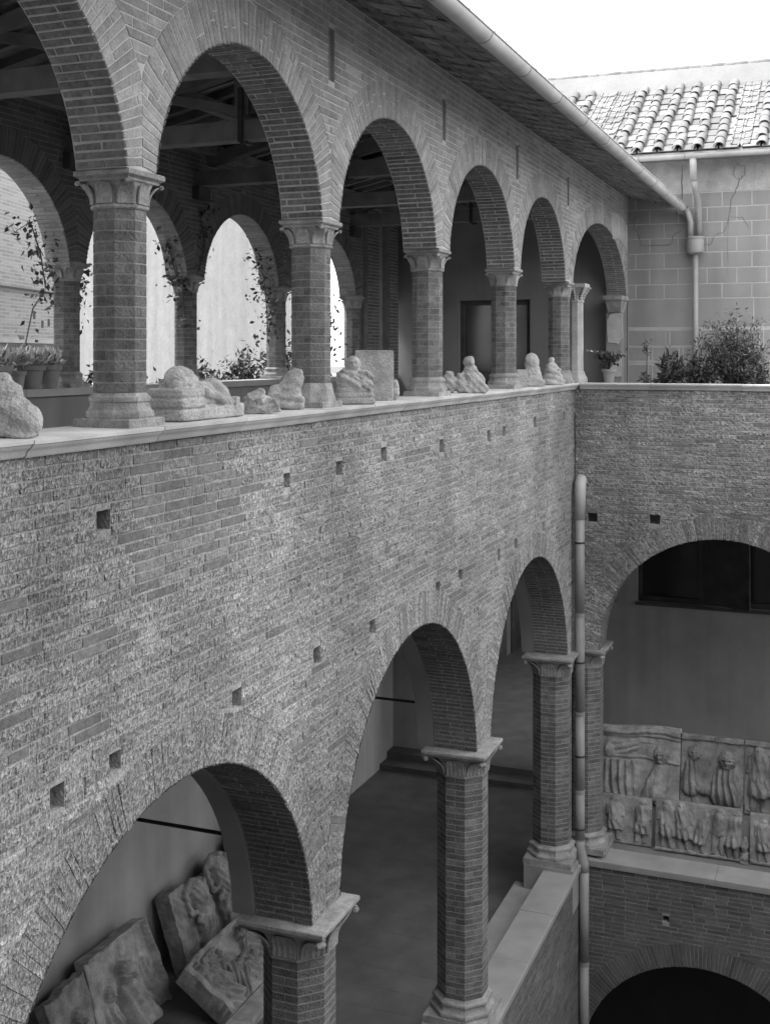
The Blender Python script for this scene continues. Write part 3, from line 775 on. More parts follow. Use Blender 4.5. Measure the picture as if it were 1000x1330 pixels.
crack([(-2.5,4.4),(-2.55,4.2),(-2.4,4.1),(-2.5,3.8),(-2.6,3.65),(-2.65,3.3)], .013); crack([(-2.5,4.45),(-2.3,4.4),(-2.28,4.2),(-2.4,4.08)], .011)
crack([(-2.2,2.95),(-2.35,3.2),(-2.65,3.25),(-2.75,2.9),(-3.0,2.8),(-3.05,2.6),(-3.2,2.6)], .010); crack([(-2.65,3.2),(-2.68,1.9)], .006)
# bare plaster patches where the arch meets it
def patch(pts, name='plaster_patch', m='plaster_old', X=-5.0, th=.012, parent=None):
    mb = MB(); n = len(pts); c = np.array(pts).mean(0)
    V = [(X+.001, y, z) for y, z in pts] + [(X+th, c[0]+(y-c[0])*.97, c[1]+(z-c[1])*.97) for y, z in pts]
    mb.add(V, [tuple(range(n, 2*n))] + [(i, (i+1) % n, n+(i+1) % n, n+i) for i in range(n)])
    return mb.build(name, m, parent or bpy.data.objects['gallery_wall'], keep_world=True)
patch([(26.6+.0,3.22),(27.2,3.25),(28.0,3.2),(28.5,3.1),(28.55,2.75),(28.5,2.45),(28.0,2.62),(27.3,2.7),(26.7,2.62),(26.5,2.9)], th=.02)

# ------------------------------------------------------------------ columns
def oct_ring(r, z, sq=0.0, rot=22.5):
    """octagon of apothem r; sq>0 morphs towards a square"""
    out = []
    for k in range(8):
        a = R(rot + 45 * k); rad = r / math.cos(R(22.5))
        x, y = rad * math.cos(a), rad * math.sin(a)
        if sq:
            mx = max(abs(x), abs(y)); s = 1 + sq * (r / mx - 1) if mx else 1
            # push corners outwards to the square
            sx, sy = (math.copysign(r, x), math.copysign(r, y)); x, y = x + (sx - x) * sq, y + (sy - y) * sq
        out.append((x, y, z))
    return out
CM = {}
def column_meshes(key, ap, zs, style):
    """ap apothem of shaft; zs = dict of levels measured from the column foot"""
    if key in CM: return CM[key]
    d = {}
    zp, zb, zn, zbell, ztop, pw, aw, ch = zs['plinth'], zs['base'], zs['neck'], zs['bell'], zs['top'], zs['pw'], zs['aw'], zs['course']
    d['plinth'] = MB().rings([[(sx*pw, sy*pw, z) for sx, sy in ((-1,-1),(1,-1),(1,1),(-1,1))] for z in (0, zp-.008)] + [[(sx*(pw-.008), sy*(pw-.008), zp) for sx, sy in ((-1,-1),(1,-1),(1,1),(-1,1))]]).mesh('plinth')
    H = zb - zp; e = pw - ap - .005
    if style == 'eroded':
        prof = [(ap+e*.98, 0), (ap+e*.9, .18), (ap+e*.6, .45), (ap+e*.35, .75), (ap+.012, 1)]
    else:
        prof = [(ap+e*.93, 0), (ap+e*1.0, .06), (ap+e*1.0, .20), (ap+e*.93, .27), (ap+e*.78, .30), (ap+e*.62, .36), (ap+e*.50, .46), (ap+e*.44, .58), (ap+e*.44, .64), (ap+e*.60, .67), (ap+e*.64, .75), (ap+e*.60, .84), (ap+e*.42, .88), (ap+e*.2, .93), (ap+.004, 1)]
    d['base'] = MB().rings([oct_ring(r, zp + H*t) for r, t in prof]).mesh('base')
    d['core'] = MB().rings([oct_ring(ap-.003, zb), oct_ring(ap-.003, zn)]).mesh('core')
    # brick pieces: flat (one face) and corner-wrapping
    hb = ch - .009; fw = ap * math.tan(R(22.5)); g = .003
    def piece(poly_out, poly_in):
        mb = MB(); c = .004
        n = len(poly_out)
        r0 = [(x, y, 0) for x, y in poly_in] + []
        inn = poly_in; out = poly_out
        ring = lambda sc, z: [(x*sc, y*sc, z) for x, y in out]
        V = ring(1-.008, 0) + ring(1, c) + ring(1, hb-c) + ring(1-.008, hb) + [(x, y, 0) for x, y in inn] + [(x, y, hb) for x, y in inn]
        F = []
        for i in range(n-1):
            for k in range(3): F.append((k*n+i, k*n+i+1, (k+1)*n+i+1, (k+1)*n+i))
            F.append((3*n+i, 3*n+i+1, 5*n+i+1, 5*n+i)); F.append((4*n+i, 4*n+i+1, i+1, i))
        F += [(4*n, 0, 3*n, 5*n), (5*n-1, 6*n-1, 4*n-1, n-1), (0, n, 2*n, 3*n), (n-1, 4*n-1, 3*n-1, 2*n-1)]
        mb.add(V, F); return mb.mesh('brick')
    ai = ap * .8
    d['flat'] = piece([(ap, -fw+g), (ap, fw-g)], [(ai, -fw*.8+g), (ai, fw*.8-g)])
    # corner piece spans from mid-face of face 0 to mid-face of face 1 (45 deg)
    rad = ap / math.cos(R(22.5)); cor = (rad*math.cos(R(22.5)), rad*math.sin(R(22.5)))
    mid1 = (ap*math.cos(R(45)), ap*math.sin(R(45)))
    t1 = (math.sin(R(45))*g, -math.cos(R(45))*g)
    d['corner'] = piece([(ap, g), cor, (mid1[0]+t1[0], mid1[1]+t1[1])], [(ai, g), (cor[0]*.8, cor[1]*.8), (mid1[0]*.8+t1[0], mid1[1]*.8+t1[1])])
    # capital
    hcap = zbell - zn; b2 = aw * .80
    d['bell'] = MB().rings([oct_ring(ap+.008, zn), oct_ring(ap+.018, zn+.012), oct_ring(ap+.020, zn+.03), oct_ring(ap+.006, zn+.036)] +
                           [oct_ring(ap+.004 + (b2-ap)*(t**2.6), zn+.036+(hcap-.036)*t, .55*t**2) for t in (.25, .5, .7, .85, 1)]).mesh('bell')
    # leaf: rounded tongue that follows the bell and curls over at the tip
    flute = .007 if key.startswith('low') else 0
    def leaf(wid, out, dz=0.):
        nu, nv = (16 if flute else 6), 8; V = []; F = []
        for sgn in (1, 0):
            for j in range(nv+1):
                t = j / nv
                hw = wid * (.92 if t < .62 else max(.10, .92*math.sqrt(max(0, 1-((t-.62)/.40)**2))))
                zz = zn + .04 + (hcap - .045) * (t if t < .85 else .85 + .15*math.sin((t-.85)/.15*1.4)) 
                nn = ap + .012 + (out) * (t**2.4)
                if t > .9: zz -= .012*(t-.9)/.1
                for i in range(nu+1):
                    s = i/nu*2-1
                    th = .0 if sgn == 0 else .012 + .010*(abs(s)**3) + .006*(1-abs(s))*(t > .5) + (flute*math.cos(s*math.pi*4)*(1-.5*t) if flute else 0)
                    V.append((nn + th - .006 - .03*wid*s*s, s*hw, zz))
        k = (nu+1)*(nv+1)
        for j in range(nv):
            for i in range(nu):
                a = j*(nu+1)+i; F.append((a, a+1, a+nu+2, a+nu+1)); F.append((k+a, k+a+nu+1, k+a+nu+2, k+a+1))
            a = j*(nu+1); F.append((a, a+nu+1, k+a+nu+1, k+a)); a += nu; F.append((a, k+a, k+a+nu+1, a+nu+1))
        return MB().add(V, F).mesh('leaf', smooth=True)
    vr_ = .072*aw; vm = MB()
    ringv = []
    for i in range(13):
        a = 2*math.pi*i/12
        pass
    vm.tube([(aw*1.30-vr_*.2, -.045*aw*2, zbell-vr_*.9), (aw*1.30-vr_*.2, .045*aw*2, zbell-vr_*.9)], vr_, 12)
    vm.tube([(aw*1.30-vr_*.2, -.06*aw*2, zbell-vr_*.9), (aw*1.30-vr_*.2, .06*aw*2, zbell-vr_*.9)], vr_*.4, 8)
    d['volute'] = vm.mesh('volute', auto=40)
    d['leaf_face'] = leaf(fw*.96, (aw - ap)*.55)
    d['leaf_corner'] = leaf(fw*.94, (aw*1.32 - ap)*.74)
    t = ztop - zbell
    sqr = lambda a, z: [(sx*a, sy*a, z) for sx, sy in ((-1,-1),(1,-1),(1,1),(-1,1))]
    d['abacus'] = MB().rings([sqr(aw-.035, zbell), sqr(aw-.03, zbell+t*.25), sqr(aw-.008, zbell+t*.42), sqr(aw, zbell+t*.5), sqr(aw, ztop-.01), sqr(aw-.008, ztop)]).mesh('abacus')
    CM[key] = d
    return d
LOWZ = dict(plinth=.12, base=.36, neck=3.52, bell=3.81, top=3.90, pw=.455, aw=.475, course=.083)
UPZ = dict(plinth=.065, base=.255, neck=1.655, bell=1.865, top=1.945, pw=.248, aw=.25, course=.0805)
BAZ = dict(plinth=.06, base=.24, neck=1.62, bell=1.81, top=1.89, pw=.25, aw=.25, course=.0805)
def column(name, label, loc, key, ap, zs, style='', n_parts=260, group=None, bm='brick_column', cm='capital_stone', view_from=(0, 0)):
    d = column_meshes(key + style, ap, zs, style)
    root = empty(name, loc); tag(root, label, 'column', group)
    for part, m in (('plinth', cm), ('base', cm)): obj(part, d[part], m, root)
    obj('shaft_core', d['core'], 'mortar_mid' if key == 'low' else 'mortar_dark', root)
    hid = MB()
    n = int((zs['neck'] - zs['base']) / zs['course']); dirv = Vector((view_from[0]-loc[0], view_from[1]-loc[1])).normalized()
    ch = (zs['neck'] - zs['base']) / n
    for j in range(n):
        for k in range(8):
            typ = 'flat' if j % 2 == 0 else 'corner'
            a = 45*k + (0 if typ == 'flat' else 0)
            mid = R(a if typ == 'flat' else a + 22.5)
            vis = math.cos(mid)*dirv.x + math.sin(mid)*dirv.y > -.35
            me = d[typ]; z = zs['base'] + j*ch + .005
            s = 1 + random.uniform(-.005, .003)
            M = Matrix.Translation((0, 0, z)) @ Matrix.Rotation(R(a), 4, 'Z') @ Matrix.Diagonal((s, s, 1, 1))
            if vis and n_parts > 0:
                if not me.materials: me.materials.append(MATS[bm])
                o = obj('brick', me, bm, root); o.location = (0, 0, z); o.rotation_euler = (0, 0, R(a)); o.scale = (s, s, 1); n_parts -= 1
            else:
                hid.add([M @ v.co for v in me.vertices], [tuple(p.vertices) for p in me.polygons])
    if hid.n: tag(hid.build('brickwork', bm, root), kind='stuff')
    cap = obj('capital', d['bell'], cm, root)
    for k in range(4):
        o = obj('leaf', d['leaf_face'], cm, cap); o.rotation_euler = (0, 0, R(90*k))
        o = obj('leaf', d['leaf_corner'], cm, cap); o.rotation_euler = (0, 0, R(45+90*k))
        o = obj('volute', d['volute'], cm, cap); o.rotation_euler = (0, 0, R(45+90*k))
    obj('abacus', d['abacus'], cm, cap)
    return root
ZB = ZC + .06                       # columns stand on blocks a hand above the sill
LOWZ['top'] = -5.7 - ZB; LOWZ['bell'] = LOWZ['top'] - .09; LOWZ['neck'] = LOWZ['bell'] - .30
gl = 'octagonal columns of the lower arcade'
column('octagonal_column', 'stout octagonal brick column nearest the leaning Roman reliefs, cut by the lower frame', (-5.29, 11.03, ZB), 'low', .345, LOWZ, group=gl)
column('octagonal_column', 'stout octagonal brick column standing free in the middle of the lower arcade', (-5.29, 16.53, ZB), 'low', .345, LOWZ, group=gl)
column('octagonal_column', 'octagonal brick column on a block just left of the downpipe', (-5.32, 22.25, ZB), 'low', .345, LOWZ, group=gl)
column('octagonal_column', 'octagonal brick column just right of the downpipe, beside the carved reliefs', (-4.88, 23.10, ZB), 'low', .345, LOWZ, group=gl)
column('octagonal_column', 'octagonal brick column farther along the end wall, outside the right frame edge', (.35, 23.10, ZB), 'low', .345, LOWZ, group=gl, n_parts=0)
for y, nm in ((11.03, 'nearest'), (16.53, 'middle'), (22.25, 'far')):
    b_ = MB().box((-5.76, y-.47, ZF), (-4.82, y+.47, ZB)).build('pedestal_block', 'sill_stone')
    tag(b_, {'nearest': 'stone block under the lower column nearest the Roman reliefs', 'middle': 'stone block under the free middle column of the lower arcade', 'far': 'stone block under the column left of the downpipe'}[nm], 'pedestal')
b_ = MB().box((-5.30, 22.764, ZF), (-4.40, 23.6, ZB)).build('pedestal_block', 'sill_stone'); tag(b_, 'stone block under the column right of the downpipe', 'pedestal')
gu = 'slender columns of the upper arcade'
UPZ['top'] = 1.4 - ZL; UPZ['bell'] = UPZ['top']-.08; UPZ['neck'] = UPZ['bell']-.21
column('gallery_column', 'slender octagonal brick column on a wide plinth left of the reclining sculpture', (-5.24, 7.73, ZL), 'up', .190, UPZ, group=gu, n_parts=150)
column('gallery_column', 'octagonal brick column with a worn crumbling base right of the rough stone lumps', (-5.25, 11.22, ZL), 'up', .190, UPZ, 'eroded', group=gu, n_parts=150)
column('gallery_column', 'octagonal brick column right of the draped headed bust and stone slab', (-5.25, 14.87, ZL), 'up', .190, UPZ, group=gu, n_parts=150)
column('gallery_column', 'octagonal brick column in front of the gallery door', (-5.25, 18.60, ZL), 'up', .190, UPZ, group=gu, n_parts=150)
column('gallery_column', 'mottled octagonal column beside the small pale stone column at the terrace corner', (-5.23, 22.42, ZL), 'up', .190, UPZ, 'eroded', group=gu, n_parts=150)
BAZ['top'] = 1.4 + .49; BAZ['bell'] = BAZ['top']-.08; BAZ['neck'] = BAZ['bell']-.2
gb = 'columns of the back arcade'
for y, lb in ((11.42, 'back arcade column hidden behind the leftmost big arch'), (14.97, 'vine-wrapped back arcade column beside the potted succulents'), (18.43, 'back arcade column left of the clear garden view, ivy on its capital'),
              (22.02, 'back arcade column seen just left of the worn-based gallery column'), (26.05, 'last back arcade column, against the brick pilaster')):
    column('back_column', lb, (-11.1, y, -.49), 'back', .185, BAZ, group=gb, n_parts=110, bm='brick_column')
# pale monolithic column at the terrace corner
root = empty('stone_column', (-5.02, 23.0, ZL)); tag(root, 'small pale smooth stone column at the terrace corner', 'column')
MB().rings([oct_ring(.205, 0), oct_ring(.205, .06), oct_ring(.20, .10), oct_ring(.165, .16), oct_ring(.15, .22), oct_ring(.135, .24)]).build('base', 'plaster_old', root)
MB().rings([oct_ring(.132, .24), oct_ring(.125, 1.58)]).build('shaft', 'plaster_old', root)
cp = MB().rings([oct_ring(.14, 1.58), oct_ring(.145, 1.61), oct_ring(.13, 1.63), oct_ring(.14, 1.72), oct_ring(.18, 1.82, .3), oct_ring(.21, 1.87, .6)]).build('capital', 'plaster_old', root)
for k in range(8):
    mb = MB(); a = R(45*k)
    for j in range(5): mb.tube([(.135+.018*j+.003*j*j, 0, 1.64+.05*j), (.15+.02*j+.004*j*j, 0, 1.68+.045*j)], [.03, .028-.003*j], 6)
    o = mb.build('leaf', 'plaster_old', cp, smooth=True); o.rotation_euler = (0, 0, a)
MB().rings([[(sx*.22, sy*.22, z) for sx, sy in ((-1,-1),(1,-1),(1,1),(-1,1))] for z in (1.87, 1.943)]).build('abacus', 'plaster_old', cp)
# corbel and loose plaster where the last arch lands on the block wall
root = empty('wall_corbel', (-5.1, 28.35, 1.0)); tag(root, 'stone corbel with ragged plaster below, where the last upper arch meets the block wall', 'corbel')
MB().box((-5.42, 27.75, 1.30), (-4.97, 28.60, 1.40)).build('abacus', 'capital_stone', root, keep_world=True)
MB().rings([[(-5.36, 28.05, 1.02), (-5.06, 28.05, 1.02), (-5.06, 28.60, 1.02), (-5.36, 28.60, 1.02)], [(-5.40, 27.85, 1.299), (-5.0, 27.85, 1.299), (-5.0, 28.60, 1.299), (-5.40, 28.60, 1.299)]]).build('bell', 'capital_stone', root, keep_world=True)
def ragged(y0, y1, z0, z1, name, n=18):
    pts = []
    for k in range(n):
        a = 2*math.pi*k/n; r = 1 + random.uniform(-.12, .12)
        sx = math.copysign(abs(math.cos(a))**.5, math.cos(a)); sz = math.copysign(abs(math.sin(a))**.5, math.sin(a))
        pts.append(((y0+y1)/2 + (y1-y0)/2*sx*r, (z0+z1)/2 + (z1-z0)/2*sz*r))
    return pts
w = MB().box((-5.42, 28.12, ZU), (-5.06, 28.60, 1.019)).build('jamb', 'plaster_block', root, keep_world=True)
def patch_front(x0, x1, z0, z1, Y, name, parent):
    pts = ragged(x0, x1, z0, z1, name); n = len(pts)
    V = [(x, Y, z) for x, z in pts] + [(x*.97+(x0+x1)/2*.03, Y-.02, z*.97+(z0+z1)/2*.03) for x, z in pts]
    MB().add(V, [tuple(range(n, 2*n))] + [(i, (i+1) % n, n+(i+1) % n, n+i) for i in range(n)]).build(name, 'plaster_old', parent, keep_world=True)
patch_front(-5.42, -5.02, .30, 1.0, 28.118, 'plaster_patch', root)
patch_front(-5.40, -5.04, -.52, -.05, 28.118, 'plaster_patch', root)
# iron ties across the lower gallery
for y, z, lb in ((11.08, -5.10, 'thin iron tie bar above the leaning Roman reliefs'), (16.6, -5.19, 'thin iron tie bar seen through the middle lower arch')):
    tag(MB().tube([(-5.6, y, z), (-11.1, y, z)], .022, 6).build('tie_bar', 'iron'), lb, 'tie bar')

# ------------------------------------------------------------------ timber roof, eaves, gutters
RX, RZ, EX, EZ = -7.95, 4.40, -3.78, 3.52        # ridge, eave edge (underside line)
SL = (RZ - EZ) / (EX - RX)
def roof_z(x): return RZ - SL * abs(x - RX)
gt = 'timber roof trusses of the upper gallery'
for y, lb in ((7.53, 'nearest roof truss, seen through the big leftmost arch'), (11.18, 'dark roof truss left of the first full arch'), (14.8, 'roof truss with king post and iron strap seen through the first full arch'), (18.52, 'roof truss seen low through the first full arch, over the bright back arch'), (22.2, 'roof truss seen through the second full arch'), (25.6, 'farthest roof truss of the upper gallery')):
    t = empty('roof_truss', (RX, y, 3.02)); tag(t, lb, 'truss', gt)
    MB().box((XB-.1, y-.13, 3.02), (-5.3, y+.13, 3.29)).build('tie_beam', 'wood_beam', t, keep_world=True)
    MB().box((RX-.11, y-.11, 3.36), (RX+.11, y+.11, RZ-.25)).build('king_post', 'wood_beam', t, keep_world=True)
    for s in (-1, 1):
        MB().beam((RX + s*2.72, y, roof_z(RX+s*2.72)-.36), (RX+s*.1, y, RZ-.32), .2, .2).build('principal_rafter', 'wood_beam', t, keep_world=True)
        MB().beam((RX + s*.1, y, 3.45), (RX+s*1.35, y, roof_z(RX+s*1.35)-.38), .13, .13).build('strut', 'wood_beam', t, keep_world=True)
    MB().box((XB+.003, y-.20, 2.78), (XB+.14, y+.20, 3.018)).build('niche_shade', 'wood_dark', t, keep_world=True)  # dark block stands for the shaded niche where the tie beam enters
    sb = MB(); sb.box((RX-.035, y-.16, 3.0), (RX+.035, y-.131, 3.75)); sb.box((RX-.035, y-.16, 2.985), (RX+.035, y+.16, 3.0)); sb.tube([(RX, y-.15, 2.99), (RX+.08, y-.2, 2.94), (RX+.16, y-.22, 2.96)], .018, 6)
    sb.build('iron_strap', 'iron', t, keep_world=True)
roof = empty('timber_roof', (RX, 15, RZ)); tag(roof, 'tiled timber roof over the upper gallery with deep eaves above the arches', 'roof')
for x in (RX, RX-1.35, RX+1.35, RX-2.6, RX+2.6):
    MB().box((x-.09, 1.0, roof_z(x)-.31), (x+.09, YE-.1, roof_z(x)-.13)).build('purlin', 'wood_beam', roof, keep_world=True)
y = 1.2
while y < YE - .2:
    for s in (-1, 1):
        MB().beam((RX, y, RZ-.065), (RX + s*2.9, y, roof_z(RX+2.9)-.065), .09, .12).build('rafter', 'wood_beam', roof, keep_world=True)
    y += .52
for s in (-1, 1):
    V = [(RX, 1.0, RZ), (RX, YE, RZ), (RX+s*4.1, YE, roof_z(RX+4.1)), (RX+s*4.1, 1.0, roof_z(RX+4.1))]
    n_ = Vector((s*SL, 0, 1)).normalized()
    MB().add([Vector(v)+n_*.045 for v in V] + [Vector(v)+n_*.16 for v in V], [(0,1,2,3),(4,5,6,7),(0,1,5,4),(1,2,6,5),(2,3,7,6),(3,0,4,7)]).build('roof_covering', 'tile_under', roof, keep_world=True)
# boards under the tiles inside the gallery
for s in (-1, 1):
    x = .06
    k = 0
    while x < 3.0:
        a, b = RX + s*x, RX + s*(x+.30)
        n_ = Vector((s*SL, 0, 1)).normalized()*.0
        MB().add([(a,1.0,roof_z(a)+.002),(b-s*.012,1.0,roof_z(b)+.002),(b-s*.012,YE-.1,roof_z(b)+.002),(a,YE-.1,roof_z(a)+.002),(a,1.0,roof_z(a)+.03),(b-s*.012,1.0,roof_z(b)+.03),(b-s*.012,YE-.1,roof_z(b)+.03),(a,YE-.1,roof_z(a)+.03)],
                 [(0,1,2,3),(4,5,6,7),(0,1,5,4),(1,2,6,5),(2,3,7,6),(3,0,4,7)]).build('roof_board', 'wood_beam', roof, keep_world=True)
        x += .30; k += 1
# undersides of the eave tiles: wavy tiles lapped down the slope
def wavy_tile(w=.47, L=.30):
    nu = 14; V = []; F = []
    prof = []
    for i in range(nu+1):
        s = i / nu; u = (s-.5)*w
        hmp = .050*math.exp(-((s-.80)/.10)**2) - .012*math.exp(-((s-.2)/.22)**2)
        prof.append((u, hmp))
    for t in (0, 1):                       # t along slope (0 = upper end)
        for th in (0, .030):
            for u, hmp in prof: V.append((t*L, u, hmp + th - .030*t))
    k = nu+1
    for i in range(nu):
        F += [(i, i+1, 2*k+i+1, 2*k+i), (k+i, 3*k+i, 3*k+i+1, k+i+1), (2*k+i, 2*k+i+1, 3*k+i+1, 3*k+i), (i, k+i, k+i+1, i+1)]
    return MB().add(V, F).mesh('eave_tile')
wt = wavy_tile(); wt.materials.append(MATS['tile_under'])
ang = math.atan(SL)
rows_n = 6
for r_ in range(rows_n):
    x = -5.05 + r_*.215
    y = 3.2
    while y < YE - .25:
        o = obj('eave_tile', wt, None, roof, keep_world=False)
        z = roof_z(x) + .012
        o.location = (x - RX, y - 15 + random.uniform(-.01, .01), z - RZ + random.uniform(-.003, .003)); o.rotation_euler = (random.uniform(-.012,.012), ang - .045, random.uniform(-.02,.02))
        y += .475
for x in (-4.78, -4.35, -3.95):
    MB().box((x-.02, 1.0, roof_z(x)-.022), (x+.02, YE-.01, roof_z(x)+.006)).build('eave_batten', 'wood_beam', roof, keep_world=True)
# cover tiles along the eave edge
def cover_tile(L=.50, r0=.105, r1=.085, th=.016, seg=8):
    V = []; F = []; k = seg+1
    for t, r in ((0, r0), (1, r1)):
        for q in (0, th):
            for i in range(k):
                a = math.pi * i / seg
                V.append((t*L, (r-q)*math.cos(a), (r-q)*math.sin(a)*.85))
    for i in range(seg):
        F += [(i, 2*k+i, 2*k+i+1, i+1), (k+i, k+i+1, 3*k+i+1, 3*k+i), (i, i+1, k+i+1, k+i), (2*k+i, 3*k+i, 3*k+i+1, 2*k+i+1)]
    return MB().add(V, F).mesh('cover_tile', auto=50)
ct = cover_tile(); ct.materials.append(MATS['tile'])
y = 3.4
while y < YE - .3:
    o = obj('cover_tile', ct, None, roof); o.location = (EX + .02 - RX, y - 15, roof_z(EX) + .07 - RZ); o.rotation_euler = (random.uniform(-.03,.03), -(-ang), math.pi + random.uniform(-.05, .05))
    o.rotation_euler = (0, -ang, math.pi)
    y += .475
# gutter on the left eave
GX, GZ, GR = -3.70, 3.49, .115
def trough(r, seg=12, th=.008):
    pr = [(math.cos(math.pi + math.pi*i/seg)*r, math.sin(math.pi + math.pi*i/seg)*r) for i in range(seg+1)]
    inn = [(x*(1-th/r), z*(1-th/r)) for x, z in reversed(pr)]
    bead = [(r+.012, .004), (r+.012, .016), (r-.004, .018)]
    return pr + bead[:0] + inn
gut = empty('roof_gutter', (GX, 15, GZ)); tag(gut, 'pale half-round metal gutter along the left eaves', 'gutter')
y = 1.0; ys = [12.27 + 1.655*k for k in range(-6, 10)]
segs = [y0 for y0 in ys if y0 < YE-.3] + [YE-.06]
prev = 1.0
for s in segs:
    if s - prev < .3: continue
    MB().extrude_profile(trough(GR), prev, s, lambda u, w, n: (GX+n, u, GZ+w)).build('gutter_length', 'zinc', gut, keep_world=True, auto=40)
    MB().extrude_profile(trough(GR+.006, th=.012), s-.012, s+.012, lambda u, w, n: (GX+n, u, GZ+w)).build('strap', 'pipe_grey', gut, keep_world=True, auto=40)
    MB().tube([(GX+GR+.004, prev, GZ), (GX+GR+.004, s, GZ)], .010, 6).build('bead', 'zinc', gut, keep_world=True, smooth=True)
    prev = s
MB().lathe([(0.001, 0), (GR, 0.0)], 12)
# ------------------------------------------------------------------ far roof above the block wall
fr_ = empty('tiled_roof', (0, 28.0, 4.75)); tag(fr_, 'sunlit roof of flat and barrel tiles above the block wall', 'roof')
PT = R(30); Y0r, Z0r = 28.02, 4.74; LR = 4.75
MB().add([(-9.0, Y0r, Z0r-.05), (6.5, Y0r, Z0r-.05), (6.5, Y0r+LR*math.cos(PT), Z0r-.05+LR*math.sin(PT)), (-9.0, Y0r+LR*math.cos(PT), Z0r-.05+LR*math.sin(PT)),
          (-9.0, Y0r, Z0r-.12), (6.5, Y0r, Z0r-.12), (6.5, Y0r+LR*math.cos(PT), Z0r-.4+LR*math.sin(PT)), (-9.0, Y0r+LR*math.cos(PT), Z0r-.4+LR*math.sin(PT))],
         [(0,1,2,3),(4,5,6,7),(0,1,5,4),(1,2,6,5),(2,3,7,6),(3,0,4,7)]).build('roof_body', 'tile_under', fr_, keep_world=True)
def pan_tile(w=.42, L=.50):
    mb = MB(); mb.box((-w/2, 0, 0), (w/2, L, .018)); mb.box((-w/2, 0, .0181), (-w/2+.03, L, .045)); mb.box((w/2-.03, 0, .0181), (w/2, L, .045)); return mb.mesh('pan_tile')
pt_ = pan_tile(); pt_.materials.append(MATS['tile'])
cv = cover_tile(.50, .125, .105, .016, 8); cv.materials.append(MATS['tile'])
RZm = Matrix.Rotation(PT, 4, 'X')
nr = 11; ex_ = LR / nr
x = -8.4; c = 0
while x < 2.5:
    for r_ in range(nr):
        if c == 6 and r_ == 5: pass
        s = r_*ex_
        yy, zz = Y0r + s*math.cos(PT), Z0r + s*math.sin(PT)
        o = obj('pan_tile', pt_, None, fr_); o.location = (x + .2325, yy-28.0 + random.uniform(-.02,.02), zz-4.75+random.uniform(-.004,.008)); o.rotation_euler = (PT-.05, 0, random.uniform(-.03,.03))
        flat = c in (5, 6, 13)             # a few runs are laid with flat tiles only
        if not flat:
            o = obj('cover_tile', cv, None, fr_); o.location = (x + random.uniform(-.02,.02), yy-28.0-.05+random.uniform(-.03,.03), zz-4.75+.03+random.uniform(0,.015)); 
            o.rotation_euler = Matrix.Rotation(math.pi/2 + random.uniform(-.05,.05), 4, 'Z').to_euler() if False else (0, 0, 0)
            M = Matrix.Rotation(random.uniform(-.05, .05), 4, 'Z') @ Matrix.Rotation(PT-.04, 4, 'X') @ Matrix.Rotation(math.pi/2, 4, 'Z')
            o.rotation_euler = M.to_euler()
        else:
            o = obj('pan_tile', pt_, None, fr_); o.location = (x, yy-28.0+.1, zz-4.75+.07+random.uniform(-.004,.012)); o.rotation_euler = (PT-.06, random.uniform(-.03,.03), random.uniform(-.05,.05))
    x += .465; c += 1
yt, zt = Y0r + LR*math.cos(PT), Z0r + LR*math.sin(PT)
MB().box((-9.0, yt, zt-.5), (6.5, yt+.3, zt+.50)).build('ridge_wall', 'ridge_plaster', fr_, keep_world=True)
x = -8.8
rt = cover_tile(.34, .13, .11, .016, 8); rt.materials.append(MATS['tile'])
while x < 2.5:
    o = obj('ridge_tile', rt, None, fr_); o.location = (x, yt-28.0+.15, zt+.50-4.75); M = Matrix.Rotation(random.uniform(-.06,.06), 4, 'Z') @ Matrix.Rotation(-.08, 4, 'Y'); o.rotation_euler = M.to_euler(); x += .30
G2Y, G2Z = 27.93, 4.63
gt2 = empty('roof_gutter', (0, G2Y, G2Z)); tag(gt2, 'half-round gutter along the tiled far roof above the block wall', 'gutter')
for a, b in ((-9, -4.6), (-4.6, -3.55), (-3.55, -.5), (-.5, 3), (3, 6.5)):
    MB().extrude_profile(trough(.10), a, b-.004, lambda u, w, n: (u, G2Y-n, G2Z+w)).build('gutter_length', 'zinc', gt2, keep_world=True, auto=40)
    MB().extrude_profile(trough(.106, th=.012), b-.02, b+.004, lambda u, w, n: (u, G2Y-n, G2Z+w)).build('strap', 'pipe_grey', gt2, keep_world=True, auto=40)
MB().box((-9, 28.0, 4.60), (6.4, YE, 4.66)).build('soffit_board', 'plaster_block', gt2, keep_world=True)
# hopper and downpipes on the block wall
dp = empty('downpipe', (-3.38, 28.42, ZL)); tag(dp, 'metal downpipe with a round hopper head on the block wall', 'downpipe')
MB().tube([(-3.385, 27.95, 4.55), (-3.385, 28.0, 4.40), (-3.385, 28.1, 4.05)], .082, 12).build('outlet_pipe', 'zinc', dp, keep_world=True, smooth=True)
MB().tube([(-3.385, 28.1, 4.06), (-3.36, 28.16, 3.9), (-3.31, 28.36, 3.55), (-3.305, 28.42, 3.4), (-3.305, 28.42, 2.70)], .078, 12).build('swan_neck', 'pipe_grey', dp, keep_world=True, smooth=True)
MB().tube([(-3.60, 28.42, 3.42), (-3.54, 28.42, 3.28), (-3.50, 28.42, 3.12), (-3.50, 28.42, 2.70)], .078, 12).build('gutter_spout', 'pipe_grey', dp, keep_world=True, smooth=True)
MB().lathe([(.10, 2.36), (.19, 2.40), (.205, 2.46), (.205, 2.72), (.222, 2.73), (.222, 2.77), (.19, 2.77), (.185, 2.70)], 20, (-3.385, 28.40)).build('hopper', 'pipe_grey', dp, keep_world=True, auto=40)
